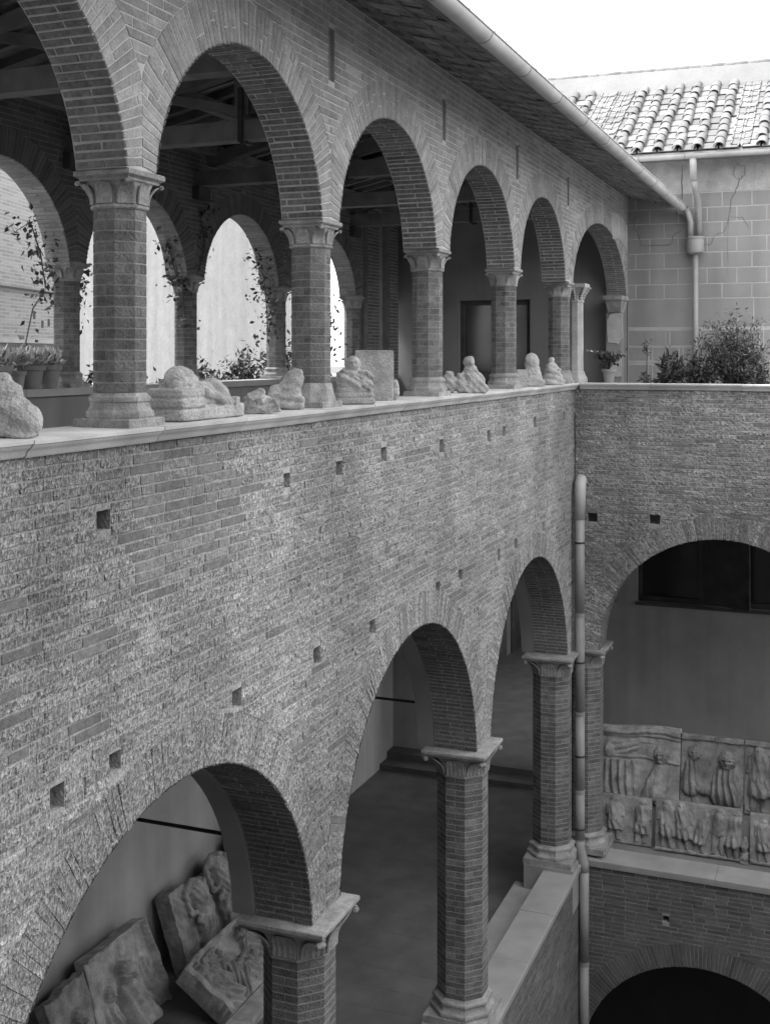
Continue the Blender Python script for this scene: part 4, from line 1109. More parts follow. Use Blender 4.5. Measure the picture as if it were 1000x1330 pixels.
MB().tube([(-3.385, 28.42, 2.46), (-3.385, 28.42, 0.9), (-3.385, 28.42, -.75)], .068, 12).build('pipe', 'pipe_grey', dp, keep_world=True, smooth=True)
for z in (2.38, .62): MB().lathe([(.078, z), (.078, z+.05)], 12, (-3.385, 28.42)).build('collar', 'pipe_grey', dp, keep_world=True)
# downpipe in the corner
dp = empty('downpipe', (-4.83, 22.55, ZG)); tag(dp, 'long downpipe in the inner corner of the court, bent over the sill', 'downpipe')
px_, py_ = -4.84, 22.50
MB().tube([(px_, py_+.22, -2.44), (px_+.005, py_+.11, -2.40), (px_+.01, py_+.02, -2.47), (px_+.005, py_, -2.60), (px_, py_, -3.15)], [.10, .105, .108, .108, .10], 14).build('elbow', 'zinc', dp, keep_world=True, smooth=True)
zs_ = [-3.14, -5.0, -6.9, -8.4, -9.35]
for a, b in zip(zs_[:-1], zs_[1:]):
    MB().tube([(px_, py_, a), (px_, py_, b)], .092, 14).build('pipe', 'pipe_grey', dp, keep_world=True, smooth=True)
    MB().lathe([(.099, b-.02), (.099, b+.05)], 14, (px_, py_)).build('collar', 'pipe_grey', dp, keep_world=True)
for z in (-3.6, -5.9, -7.7, -9.1):
    br = MB(); br.lathe([(.103, z-.015), (.103, z+.015)], 14, (px_, py_)); br.box((px_-.012, py_+.09, z-.012), (px_+.012, py_+.235, z+.012)); br.build('bracket', 'iron', dp, keep_world=True)
MB().tube([(px_, py_, -9.33), (px_+.01, py_-.03, -9.45), (px_+.10, py_-.14, -9.70), (px_+.115, py_-.16, -9.85)], .098, 14).build('offset_bend', 'pipe_grey', dp, keep_world=True, smooth=True)
for a, b in ((-9.84, -11.6), (-11.6, -13.4), (-13.4, -15.4)):
    MB().tube([(px_+.115, py_-.16, a), (px_+.115, py_-.16, b)], .092, 14).build('pipe', 'pipe_grey', dp, keep_world=True, smooth=True)
    MB().lathe([(.099, b-.02), (.099, b+.05)], 14, (px_+.115, py_-.16)).build('collar', 'pipe_grey', dp, keep_world=True)

# ------------------------------------------------------------------ garden beyond the back arcade
gc = Vector((-24.0, 39.0, 0)); gd = Vector((.87, -.5, 0)); gn = Vector((-.5, -.87, 0))
gwl = MB().add([tuple(gc + gd*u - gn*n + Vector((0,0,z))) for z in (ZU-.05, 9.5) for u, n in ((-14,0),(9.0,0),(9.0,.5),(-14,.5))], [(0,3,2,1),(4,5,6,7),(0,1,5,4),(1,2,6,5),(2,3,7,6),(3,0,4,7)]).build('garden_wall', 'plaster_garden'); tag(gwl, 'tall bright sunlit plaster wall seen through the back arches', 'wall')
hs = empty('brick_house', (-18.6, 24.9, ZU)); tag(hs, 'sunlit brick house seen through the leftmost back arch', 'house')
du_ = Vector((-.27, .96, 0)).normalized(); dn_ = Vector((.96, .27, 0)).normalized(); P0 = Vector((-18.6, 24.9, 0))
def hbox(u0, u1, z0, z1, n0, n1, name, m):
    V = []
    for z in (z0, z1):
        for u, n in ((u0, n0), (u1, n0), (u1, n1), (u0, n1)):
            p = P0 + du_*u + dn_*n; V.append((p.x, p.y, z))
    return MB().add(V, [(0,3,2,1),(4,5,6,7),(0,1,5,4),(1,2,6,5),(2,3,7,6),(3,0,4,7)]).build(name, m, hs, keep_world=True)
hbox(-14, .6, ZU-.05, 10, -4, 0, 'wall', 'house_brick')
hbox(-14, .65, .28, .38, .001, .14, 'ledge', 'sill_stone'); hbox(-14, .65, -.35, 0.1, .001, .06, 'ledge', 'plaster_joint'); hbox(-14, .62, -.9, -.45, .001, .09, 'ledge', 'plaster_block')
hbox(-14, -.1, 1.50, 1.55, .05, .09, 'rail', 'iron')
for u, z in ((-1.6, 1.8), (-2.0, 3.6), (-.9, .8), (-1.3, .75), (-1.8, .95)): hbox(u-.07, u+.07, z-.09, z+.09, .001, .006, 'putlog_hole', 'iron')
g2 = MB().box((-15.5, 46, ZU), (-9.5, 46.4, 2.6)).build('far_shed', 'plaster_garden'); tag(g2, 'pale low building glimpsed past the worn-based gallery column', 'building')

# ------------------------------------------------------------------ carved stones
def ell(c, r, rot=(0,0,0)): return ('e', c, r, rot)
def bxp(c, h, rot=(0,0,0)): return ('b', c, h, rot)
def cap_(p0, p1, r0, r1): return ('c', p0, p1, (r0, r1))
def sculpt(name, label, loc, parts, voxel=.011, rough=.012, fold=None, rz=0., m='sculpture_stone', cat='sculpture', group=None, scale=1.0, smooth_it=1, tilt=0.):
    """blobs fused into one weathered stone by a voxel remesh, then worn by noise. local axes: x = out to the court, y = along the wall"""
    bm = bmesh.new()
    from mathutils import Euler
    for p in parts:
        if p[0] == 'e':
            M = Matrix.Translation(p[1]) @ Euler(p[3]).to_matrix().to_4x4() @ Matrix.Diagonal((*p[2], 1))
            bmesh.ops.create_icosphere(bm, subdivisions=3, radius=1, matrix=M)
        elif p[0] == 's':
            r = bmesh.ops.create_icosphere(bm, subdivisions=4, radius=1); e = p[4]
            M = Matrix.Translation(p[1]) @ Euler(p[3]).to_matrix().to_4x4() @ Matrix.Diagonal((*p[2], 1))
            for v in r['verts']:
                q = v.co; k = (abs(q.x)**e + abs(q.y)**e + abs(q.z)**e) ** (-1/e); v.co = M @ (q*k)
        elif p[0] == 'b':
            M = Matrix.Translation(p[1]) @ Euler(p[3]).to_matrix().to_4x4() @ Matrix.Diagonal((p[2][0]*2, p[2][1]*2, p[2][2]*2, 1))
            bmesh.ops.create_cube(bm, size=1, matrix=M)
        else:
            a, b = Vector(p[1]), Vector(p[2]); d = b - a
            for t in np.linspace(0, 1, max(9, int(d.length/min(p[3])*3.2))):
                q = a + d*t; r = p[3][0]*(1-t) + p[3][1]*t
                bmesh.ops.create_icosphere(bm, subdivisions=2, radius=r, matrix=Matrix.Translation(q))
    me = bpy.data.meshes.new(name); bm.to_mesh(me); bm.free()
    tmp = bpy.data.objects.new(name, me); link(tmp)
    md = tmp.modifiers.new('r', 'REMESH'); md.mode = 'VOXEL'; md.voxel_size = voxel
    sm = tmp.modifiers.new('s', 'SMOOTH'); sm.iterations = smooth_it; sm.factor = .5
    dg = bpy.context.evaluated_depsgraph_get()
    me2 = bpy.data.meshes.new_from_object(tmp.evaluated_get(dg)); bpy.data.objects.remove(tmp)
    n = len(me2.vertices); co = np.empty(n*3, np.float32); no = np.empty(n*3, np.float32)
    me2.vertices.foreach_get('co', co); me2.vertices.foreach_get('normal', no) if False else me2.vertex_normals.foreach_get('vector', no)
    co = co.reshape(-1, 3); no = no.reshape(-1, 3); off = random.uniform(0, 50)
    dd = np.array([mnoise.noise(Vector(p)*6 + Vector((off,0,0)))*1.3 + mnoise.noise(Vector(p)*17 + Vector((0,off,0)))*.8 + mnoise.noise(Vector(p)*40)*.35 for p in co]) * rough
    dd += np.array([abs(mnoise.noise(Vector(p)*9 + Vector((off,off,3)))) for p in co])*rough*-1.6
    if fold is not None: dd += np.array([fold(*p) for p in co])
    co = co + no * dd[:, None]
    co[:, 2] = np.maximum(co[:, 2], 0.0)
    co *= scale
    me2.vertices.foreach_set('co', co.ravel()); me2.update()
    me2.polygons.foreach_set('use_smooth', np.ones(len(me2.polygons), dtype=bool))
    me2.name = name
    o = obj(name, me2, m); o.location = loc; o.rotation_euler = (0, tilt, rz); tag(o, label, cat, group)
    return o
Zs = ZL + .002
def sup(c, r, e=3.5, rot=(0,0,0)): return ('s', c, r, rot, e)
VR = R(-58)
sculpt('carved_stone', 'rounded worn bust-like stone at the left end of the ledge', (-5.20, 6.38, Zs), [ell((0,0,.10),(.16,.20,.20)), ell((0,-.03,.26),(.11,.14,.13)), ell((0,-.04,.37),(.06,.075,.07)), ell((.05,.10,.1),(.13,.13,.14)), sup((0,0,.03),(.16,.20,.04),5)], rough=.010, rz=VR,
       fold=lambda x,y,z: .007*math.sin(40*(z + y*.6)) if x > .05 and z < .3 else 0)
sculpt('reclining_torso', 'headless reclining stone figure leaning on a stack of cushions beside the plinth', (-5.18, 8.74, Zs),
       [sup((.0,-.28,.050),(.180,.205,.052),9), sup((.0,-.28,.148),(.185,.21,.042),8), sup((.0,-.29,.234),(.180,.205,.040),8),
        ell((-.03,-.19,.335),(.115,.16,.115)), ell((-.10,-.24,.29),(.08,.10,.06)), cap_((.07,-.42,.29),(.05,-.16,.33),.05,.07), ell((-.02,.10,.18),(.155,.24,.15)), ell((.0,.33,.15),(.15,.17,.17)), ell((.02,.27,.25),(.10,.12,.10)), sup((0,.18,.055),(.165,.46,.058),8), cap_((.11,.02,.22),(.13,.40,.13),.05,.04), bxp((.11,.46,.13),(.055,.07,.045),(0,0,.3)), bxp((.02,.52,.06),(.12,.12,.06),(0,0,.1))],
       rough=.0035, smooth_it=1, voxel=.0085, fold=lambda x,y,z: .010*math.sin(60*(z*.8 - y + x*.6)) if z > .285 and y < .03 else (.004*math.sin(38*(y+z)) if y > .05 and z > .12 else 0))
sculpt('stone_lump', 'small rough broken lump of stone beside the reclining figure', (-5.10, 9.80, Zs), [ell((0,0,.09),(.12,.15,.10)), bxp((.02,-.04,.13),(.07,.08,.07),(.3,.6,.2)), bxp((.02,.07,.08),(.08,.08,.07),(.4,.3,.2)), bxp((-.02,-.08,.07),(.08,.07,.07),(.2,.5,.9))], rough=.02, rz=VR)
sculpt('torso_fragment', 'upright broken torso fragment against the worn-based gallery column', (-5.27, 10.70, Zs), [ell((0,.02,.16),(.11,.13,.17)), ell((0,.06,.28),(.10,.11,.10)), ell((0,-.10,.15),(.09,.10,.11)), sup((.0,.02,.05),(.11,.15,.055),6), bxp((.0,.08,.345),(.07,.07,.05),(.3,.2,.1)), cap_((.09,-.06,.12),(.10,.13,.10),.025,.025), cap_((.10,-.05,.06),(.10,.13,.05),.025,.025)],
       rough=.009, rz=VR, fold=lambda x,y,z: .006*math.sin(55*z + 10*y) if z < .17 else 0)
sculpt('draped_bust', 'pale stone half-figure with a veiled head, cloak folds across the chest, before a slab', (-5.12, 12.08, Zs),
       [sup((0,.0,.035),(.15,.225,.036),6), sup((0,0,.10),(.145,.22,.034),4), sup((0,0,.155),(.135,.205,.03),4), ell((0,.0,.22),(.13,.205,.12)), ell((0,-.06,.31),(.105,.15,.09)), ell((0,.07,.30),(.10,.14,.09)), ell((.03,-.02,.445),(.065,.068,.085)), ell((-.02,-.02,.44),(.08,.092,.10)), ell((.092,-.02,.44),(.016,.014,.022)), cap_((-.01,-.02,.36),(-.01,-.02,.42),.06,.055), cap_((.09,-.14,.30),(.13,.02,.19),.035,.035), cap_((.06,-.13,.37),(.13,.15,.18),.028,.025), cap_((.07,.13,.34),(.12,.02,.20),.025,.022)],
       rough=.0035, smooth_it=1, voxel=.0085, rz=R(-62), fold=lambda x,y,z: .009*math.sin(62*(z + y*.6)) if .18 < z < .36 and x > .0 else (-.012 if x > .07 and .445 < z < .465 and .012 < abs(y+.02) < .04 else 0))
def slab(name, label, loc, size, rz=0., tilt=0., m='sculpture_stone', cat='slab', jag=.02, n=(2, 16, 16)):
    """roughly broken slab: box grid with chipped edges"""
    sx, sy, sz = size; bm = bmesh.new(); bmesh.ops.create_cube(bm, size=1, matrix=Matrix.Diagonal((sx, sy, sz, 1)) )
    bmesh.ops.subdivide_edges(bm, edges=bm.edges[:], cuts=9, use_grid_fill=True)
    for v in bm.verts:
        p = v.co; e = sum(1 for c, s in zip(p, size) if abs(abs(c) - s/2) < 1e-4)
        nn = mnoise.noise_vector(p*7 + Vector((loc[1], loc[0], 3)))
        v.co = p + Vector(nn)*jag*(.25 if e == 1 else .8) - p.normalized()*jag*.4*(e >= 2)
        v.co.z = max(v.co.z, -sz/2)
    me = bpy.data.meshes.new(name); bm.to_mesh(me); bm.free()
    o = obj(name, me, m); o.rotation_euler = (0, tilt, rz); o.location = (loc[0], loc[1], loc[2] + sz/2*math.cos(tilt) + abs(math.sin(tilt))*sx/2); tag(o, label, cat); return o
slab('stone_slab', 'upright plain stone slab standing behind the draped bust', (-5.28, 13.05, Zs), (.13, .46, .60), rz=R(-66))
sculpt('stone_lump', 'small lump of stone at the foot of the plain upright slab', (-5.08, 13.22, Zs), [ell((0,0,.12),(.06,.05,.13)), ell((0,.02,.2),(.04,.04,.06))], rough=.01)
sculpt('figure_group', 'worn stone figure with a round head and shapeless companions on the ledge', (-5.14, 16.20, Zs),
       [ell((0,.12,.15),(.12,.17,.17)), sup((0,.13,.06),(.12,.19,.07),6), ell((.0,.07,.30),(.09,.11,.12)), ell((.01,.06,.45),(.068,.075,.085)), ell((-.03,.06,.44),(.08,.09,.095)), ell((.02,-.08,.12),(.11,.10,.14)), ell((.02,-.07,.24),(.06,.07,.06)), ell((0,-.22,.13),(.11,.10,.15)), ell((0,-.24,.25),(.07,.08,.08)), cap_((.07,.02,.28),(.09,.20,.12),.04,.045), ell((.085,.06,.44),(.014,.013,.02))],
       rough=.009, rz=VR, fold=lambda x,y,z: .007*math.sin(55*(z+y)) if z < .34 else 0)
slab('stone_slab', 'small square-cut stone block right of the door column', (-5.20, 19.42, Zs), (.20, .20, .30), rz=R(-50), jag=.02)
sculpt('rounded_stone', 'tall round-topped stone standing by the small square block', (-5.18, 20.20, Zs), [ell((0,0,.17),(.13,.175,.23)), ell((0,-.02,.40),(.10,.13,.19)), sup((0,.02,.06),(.12,.18,.07),6)], rough=.012, rz=VR)
sculpt('seated_figure', 'small seated stone figure with a ball-like head at the terrace corner', (-5.12, 21.45, Zs), [sup((0,0,.05),(.16,.205,.055),6), ell((0,0,.13),(.16,.20,.10)), ell((0,0,.24),(.12,.165,.10)), ell((.0,-.02,.33),(.09,.12,.08)), ell((0,-.03,.445),(.06,.062,.066)), cap_((.06,-.10,.32),(.11,.06,.22),.035,.035), cap_((.1,.1,.26),(.13,.0,.14),.04,.04)], rough=.006, rz=VR,
       fold=lambda x,y,z: .007*math.sin(60*z+20*y) if z < .33 else 0)

# ---- reliefs: slabs with figures raised from a dense grid
def relief(name, label, M, w, h, th, fn, m='relief_stone', nx=110, nz=110, outline=None, cat='relief', group=None, edge=.012, gain=1.7, warp=.6, gvar=.55):
    """fn(X,Z)->height; local x across, z up, y = -out (front faces -y); placed by matrix M"""
    s = np.linspace(-w/2, w/2, nx); t = np.linspace(0, h, nz)
    X, Z = np.meshgrid(s, t, indexing='ij')
    off = random.uniform(0, 40)
    nv3 = np.array([[tuple(mnoise.noise_vector(Vector((a*3.2+off, b*3.2, off)))) for b in t] for a in s])
    nv4 = np.array([[tuple(mnoise.noise_vector(Vector((a*11+off, b*11, 7)))) for b in t] for a in s])
    H = fn(X + (nv3[...,0]*.05 + nv4[...,0]*.012)*warp, Z + (nv3[...,1]*.05 + nv4[...,1]*.012)*warp)
    H = H*gain*np.clip(1.0 + nv3[...,2]*gvar, .35, 1.4)
    H = H + .004*np.clip(H/.05, 0, 1)*np.sin(X*70 + nv3[...,0]*16 + Z*18*nv3[...,1])
    wear = np.array([[mnoise.noise(Vector((a*5, b*5, w*9))) + .5*mnoise.noise(Vector((a*15, b*15, 4))) for b in t] for a in s])
    H = H + wear*.006
    X2, Z2 = X.copy(), Z.copy()
    if outline is not None: X2, Z2 = outline(X, Z)
    border = np.minimum(np.minimum(X + w/2, w/2 - X), np.minimum(Z, h - Z)); H = H - edge*np.exp(-(border/.015)**2)
    front = np.stack([X2, -th - H, Z2], -1).reshape(-1, 3); back = np.stack([X2, np.zeros_like(X), Z2], -1)
    idx = np.arange(nx*nz).reshape(nx, nz)
    F = [tuple(q) for q in np.stack([idx[:-1,:-1], idx[1:,:-1], idx[1:,1:], idx[:-1,1:]], -1).reshape(-1, 4)]
    loop = list(idx[:, 0]) + list(idx[-1, 1:]) + list(idx[-2::-1, -1]) + list(idx[0, -2:0:-1])
    bk = back.reshape(-1, 3)[loop]; base = nx*nz
    V = np.concatenate([front, bk]); L = len(loop)
    for i in range(L): F.append((loop[i], base+i, base+(i+1) % L, loop[(i+1) % L]))
    F.append(tuple(base+i for i in range(L-1, -1, -1)))
    me = bpy.data.meshes.new(name); me.from_pydata(V.tolist(), [], F); me.update()
    me.polygons.foreach_set('use_smooth', np.ones(len(me.polygons), dtype=bool))
    bm = bmesh.new(); bm.from_mesh(me); bmesh.ops.recalc_face_normals(bm, faces=bm.faces)
    for e in bm.edges:
        if len(e.link_faces) == 2 and e.calc_face_angle(0) > R(60) and (len(e.link_faces[0].verts) > 4 or e.verts[0].index >= base or e.verts[1].index >= base or (e.verts[0].index in loop and e.verts[1].index in loop)): e.smooth = False
    bm.to_mesh(me); bm.free()
    o = obj(name, me, m); o.matrix_world = M; tag(o, label, cat, group); return o
def hcap(X, Z, a, b, r0, r1, k=1.0, fold=0, nf=5):
    """height of a tapered rounded limb between a and b"""
    ax, az = a; bx_, bz = b; dx, dz = bx_-ax, bz-az; L2 = dx*dx + dz*dz + 1e-9
    t = np.clip(((X-ax)*dx + (Z-az)*dz)/L2, 0, 1); px, pz = ax+t*dx, az+t*dz
    r = r0 + (r1-r0)*t; d2 = (X-px)**2 + (Z-pz)**2
    hgt = np.sqrt(np.maximum(r*r - d2, 0))*k
    if fold:
        off = ((X-ax)*dz - (Z-az)*dx)/math.sqrt(L2)
        hgt = hgt*(1 + fold*np.sin(off/r*nf + t*3))
    return hgt
def hell(X, Z, c, rx, rz, k=1.0): 
    d = ((X-c[0])/rx)**2 + ((Z-c[1])/rz)**2
    return np.sqrt(np.maximum(1-d, 0))*min(rx, rz)*k
def mx(*a):
    o = a[0]
    for b in a[1:]: o = np.maximum(o, b)
    return o
def head(X, Z, c, r, k=1.0, turn=0.):
    """worn head: skull, hair mass with locks, brow, nose, sunken eyes, chin"""
    x, z = c
    h = mx(hell(X, Z, (x, z+r*.08), r*.80, r*.90, k), hell(X, Z, (x+turn*r*.5, z-r*.35), r*.55, r*.60, k*1.25))
    ang = np.arctan2(Z-z, X-x); rad = np.hypot((X-x)/.86, Z-z-r*.12)/r
    hair = np.exp(-((rad-.86)/.16)**2)*(Z > z-r*.55)*(np.abs(ang-math.pi/2) < 2.3)
    h = h + hair*r*k*.16*(1+.6*np.sin(ang*13+rad*9))*(h > 0)
    nx_ = x + turn*r
    g = lambda cx, cz, rx, rz, a: a*r*k*np.exp(-((X-cx)/(rx*r))**2 - ((Z-cz)/(rz*r))**2)
    h = h + (g(nx_, z-.10*r, .10, .22, .20) + g(nx_, z+.20*r, .42, .07, .10) - g(nx_-.27*r, z+.05*r, .13, .09, .17) - g(nx_+.27*r, z+.05*r, .13, .09, .17) - g(nx_, z-.43*r, .22, .035, .10) + g(nx_, z-.53*r, .17, .06, .07))*(h > 0)
    return h
def figure(X, Z, x, z0, H, k=.7, lean=0., drape=True, headless=False, sw=1):
    """standing figure of height H"""
    X = x + (X-x)/1.32
    hd = H*.082
    hip = (x + lean*H*.1, z0 + H*.50); sh = (x + lean*H*.16, z0 + H*.80)
    out = mx(hcap(X, Z, (hip[0]-.045*H, hip[1]), (x-.07*H*sw, z0+.04*H), .078*H, .042*H, k),
             hcap(X, Z, (hip[0]+.045*H, hip[1]), (x+.06*H*sw, z0+.04*H), .078*H, .042*H, k*1.1),
             hcap(X, Z, hip, sh, .118*H, .125*H, k*1.1, .10 if drape else 0, 7),
             hcap(X, Z, (sh[0]-.10*H, sh[1]), (sh[0]-.13*H, z0+.60*H), .052*H, .042*H, k*1.1),
             hcap(X, Z, (sh[0]-.13*H, z0+.60*H), (sh[0]+.0*H, z0+.55*H), .034*H, .03*H, k*1.4),
             hcap(X, Z, (sh[0]+.10*H, sh[1]), (sh[0]+.135*H, z0+.58*H), .052*H, .042*H, k*1.1),
             hcap(X, Z, (x-.08*H*sw, z0+.02*H), (x-.12*H*sw, z0+.012*H), .022*H, .02*H, k), hcap(X, Z, (x+.06*H*sw, z0+.02*H), (x+.10*H*sw, z0+.012*H), .022*H, .02*H, k))
    if drape:
        sk = hcap(X, Z, (hip[0], hip[1]+.06*H), (x+.01*H, z0+.30*H), .125*H, .15*H, k*.9, .16, 9); out = mx(out, sk*(Z > z0+.24*H+.02*H*np.sin(X*60)))
    if not headless: out = mx(out, head(X, Z, (sh[0]+lean*.03*H, z0+.92*H), hd, k*1.25))
    return out
def ridge(X, Z, pts, wd, ht):
    """raised fold along a polyline"""
    o = np.zeros_like(X)
    for (ax, az), (bx_, bz) in zip(pts[:-1], pts[1:]):
        dx, dz = bx_-ax, bz-az; t = np.clip(((X-ax)*dx + (Z-az)*dz)/(dx*dx+dz*dz+1e-9), 0, 1)
        d = np.hypot(X-ax-t*dx, Z-az-t*dz); o = np.maximum(o, ht*np.exp(-(d/wd)**2))
    return o
def toga(X, Z, x, z0, H, k=.8, seed=1):
    """headless standing figure wrapped in a toga: body mass, hanging folds, a slanting roll, shins and feet"""
    rr = random.Random(seed); t = (Z-z0)/H; u = (X-x)/H
    wid = np.interp(t, [.0, .10, .30, .55, .75, .86, .93, 1.0], [.10, .13, .15, .165, .175, .17, .10, .05])
    body = .17*H*k*np.sqrt(np.maximum(1-(u/wid)**2, 0))*(t > .11+.02*np.sin(u*40))*(t < .97)
    body = body*(1 + .25*np.exp(-((t-.33)/.1)**2)*np.exp(-((u+.03)/.06)**2))
    f = np.zeros_like(X)
    for i in range(9):
        a = rr.uniform(-.15, .15); b = a*rr.uniform(.5, .95) + rr.uniform(-.02, .02); m = (a+b)/2 + rr.uniform(-.02, .02)
        f = np.maximum(f, ridge(X, Z, [(x+a*H, z0+rr.uniform(.55, .88)*H), (x+m*H, z0+.38*H), (x+b*H, z0+.10*H)], .010*H+.003, rr.uniform(.015, .035)*H))
    for i in range(6):
        c = .50 + .065*i; f = np.maximum(f, ridge(X, Z, [(x-.15*H, z0+(c-.10)*H), (x-.04*H, z0+(c-.13)*H), (x+.08*H, z0+(c-.03)*H), (x+.15*H, z0+(c+.10)*H)], .010*H+.003, .025*H))
    roll = ridge(X, Z, [(x+.14*H, z0+.88*H), (x+.02*H, z0+.66*H), (x-.13*H, z0+.56*H)], .035*H, .09*H)
    hang = ridge(X, Z, [(x+.15*H, z0+.82*H), (x+.17*H, z0+.5*H), (x+.15*H, z0+.14*H)], .028*H, .10*H)
    arm = mx(hcap(X, Z, (x-.15*H, z0+.84*H), (x-.18*H, z0+.62*H), .05*H, .042*H, k*1.8), hcap(X, Z, (x-.18*H, z0+.62*H), (x-.02*H, z0+.60*H), .042*H, .034*H, k*2.2))
    legs = mx(hcap(X, Z, (x-.06*H, z0+.30*H), (x-.07*H, z0+.03*H), .055*H, .04*H, k*1.8), hcap(X, Z, (x+.06*H, z0+.25*H), (x+.06*H, z0+.03*H), .045*H, .035*H, k*1.5))
    feet = mx(hell(X, Z, (x-.08*H, z0+.02*H), .05*H, .025*H, 2.2), hell(X, Z, (x+.08*H, z0+.02*H), .05*H, .025*H, 2.2))
    return mx((body + f)*(body > 0), legs, arm, feet, hang, roll + body*.9)
def horse(X, Z, x, z0, S, k=.6, flip=1):
    return mx(hcap(X, Z, (x-.35*S*flip, z0+.62*S), (x+.25*S*flip, z0+.60*S), .19*S, .17*S, k), hcap(X, Z, (x-.38*S*flip, z0+.66*S), (x-.55*S*flip, z0+1.0*S), .15*S, .09*S, k),
              hcap(X, Z, (x-.55*S*flip, z0+1.02*S), (x-.74*S*flip, z0+.80*S), .085*S, .05*S, k*1.1), hcap(X, Z, (x-.32*S*flip, z0+.5*S), (x-.36*S*flip, z0+.02*S), .07*S, .03*S, k),
              hcap(X, Z, (x+.28*S*flip, z0+.5*S), (x+.34*S*flip, z0+.02*S), .09*S, .03*S, k), hcap(X, Z, (x+.40*S*flip, z0+.62*S), (x+.52*S*flip, z0+.25*S), .04*S, .03*S, k, .2))
def place(x, y, z, rz, tilt): return Matrix.Translation((x, y, z)) @ Matrix.Rotation(rz, 4, 'Z') @ Matrix.Rotation(tilt, 4, 'X')

# end gallery: stepped stone stand behind the sill, reliefs in two rows
st = MB(); st.box((-4.6, 23.62, ZF), (5.5, 24.02, -9.85)); st.box((-4.6, 24.021, ZF), (5.5, 24.65, -9.12))
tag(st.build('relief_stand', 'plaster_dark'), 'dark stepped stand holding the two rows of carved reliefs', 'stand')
T1 = R(-9)
def r_two(X, Z): return mx(np.zeros_like(X), figure(X, Z, -.12, .05, .84), figure(X, Z, .40, .05, .82, lean=.3))
relief('carved_relief', 'small relief slab with two standing figures beside the corner column', place(-4.32, 23.98, -9.845, 0, T1), 1.22, .92, .10, r_two, nx=130, nz=100)
def r_five(X, Z):
    o = mx(figure(X, Z, -.60, .06, .90), figure(X, Z, -.27, .05, .90, lean=-.2), figure(X, Z, .02, .05, .76, lean=.7), figure(X, Z, .38, .06, .88, lean=.2, drape=False), figure(X, Z, .66, .05, .88, lean=.3))
    return mx(o, .035*(Z < .05))
relief('carved_relief', 'long low relief slab crowded with five standing figures', place(-2.80, 23.96, -9.845, 0, T1), 1.66, .96, .11, r_five, nx=190, nz=110)
def r_one(X, Z): return mx(figure(X, Z, -.35, .05, .80), figure(X, Z, .1, .05, .8, lean=-.3), .03*(Z < .05))
relief('carved_relief', 'relief slab with a single bearded standing figure at the right frame edge', place(-1.22, 23.96, -9.845, 0, T1), 1.2, .93, .10, r_one, nx=120, nz=100)
sculpt('stone_lump', 'small pale broken stone wedged between the lower relief slabs', (-1.92, 23.86, -9.845), [ell((0,0,.33),(.08,.11,.16)), ell((.0,.0,.12),(.09,.10,.14)), bxp((0,0,.08),(.08,.09,.08))], rough=.02, m='relief_stone')
def r_curtain(X, Z):
    cur = hcap(X, Z, (-.85, 1.36), (.85, 1.30), .10, .10, .5, .25, 6)
    fig = mx(hcap(X, Z, (-.35,.05), (-.35,.75), .40, .36, .18, .30, 16)*(Z < .78), hcap(X, Z, (.30,.0), (.45,.55), .26, .20, .45, .12, 6), head(X, Z, (.46,.88), .19, .8, -.2), hcap(X, Z, (-.5, 1.02), (-.1, 1.06), .16, .14, .25, .3, 8), hell(X, Z, (-.6,.98), .14, .17, .4))
    d = .03*np.exp(-((Z-.82+.08*X)/.02)**2) + .05*np.maximum(0, np.sin(X*4+Z*7))*(Z > 1.1)*(1.4-Z)
    return mx(cur, fig, d)
def bent(X, Z): return X, Z + .04*np.sin(X*2.5) - .03*np.abs(X)
T2 = R(-14)
relief('carved_relief', 'large relief slab with a hanging curtain and a crouching draped figure', place(-4.06, 24.50, -9.115, 0, T2), 1.66, 1.46, .13, r_curtain, nx=150, nz=140, outline=bent)
def r_bust(X, Z):
    b = mx(head(X, Z, (.28,.95), .21, .9), hcap(X, Z, (.28,.30), (.28,.60), .34, .24, .5, .22, 14), head(X, Z, (-.34,1.02), .16, .6), hcap(X, Z, (-.40,.40), (-.38,.80), .22, .15, .35, .25, 9), horse(X, Z, -.15, -.02, .62, .5), hcap(X, Z, (-.2,.45), (.12,1.30), .018, .014, .9), .035*(Z > 1.30))
    return b
relief('carved_relief', 'large relief slab with a staring frontal head beside a leaning staff', place(-2.60, 24.50, -9.115, 0, T2), 1.22, 1.40, .13, r_bust, nx=140, nz=140)
def r_edge(X, Z): return mx(figure(X, Z, -.32, .05, 1.25), figure(X, Z, .15, .0, 1.2, lean=.4), head(X, Z, (-.1,1.05), .12, .7), .03*(Z > 1.30))
relief('carved_relief', 'large crowded relief slab cut by the right frame edge above the single figure', place(-1.36, 24.50, -9.115, 0, T2), 1.2, 1.40, .13, r_edge, nx=120, nz=120)
for k, (x, s_) in enumerate(((-3.55, .16), (-3.35, .12), (-2.75, .15), (-2.25, .12))):
    sculpt('stone_fragment', ['broken stone fragment below the curtain relief', 'smaller stone fragment right under the curtain relief corner', 'broken stone fragment under the frontal-head relief', 'small stone fragment right of the frontal-head relief foot'][k], (x, 24.22, -9.118), [ell((0,0,.06),(.12,s_,.08)), bxp((.02,.05,.05),(.08,s_*.6,.05),(.3,.2,.4))], rough=.025, m='relief_stone', rz=R(90))

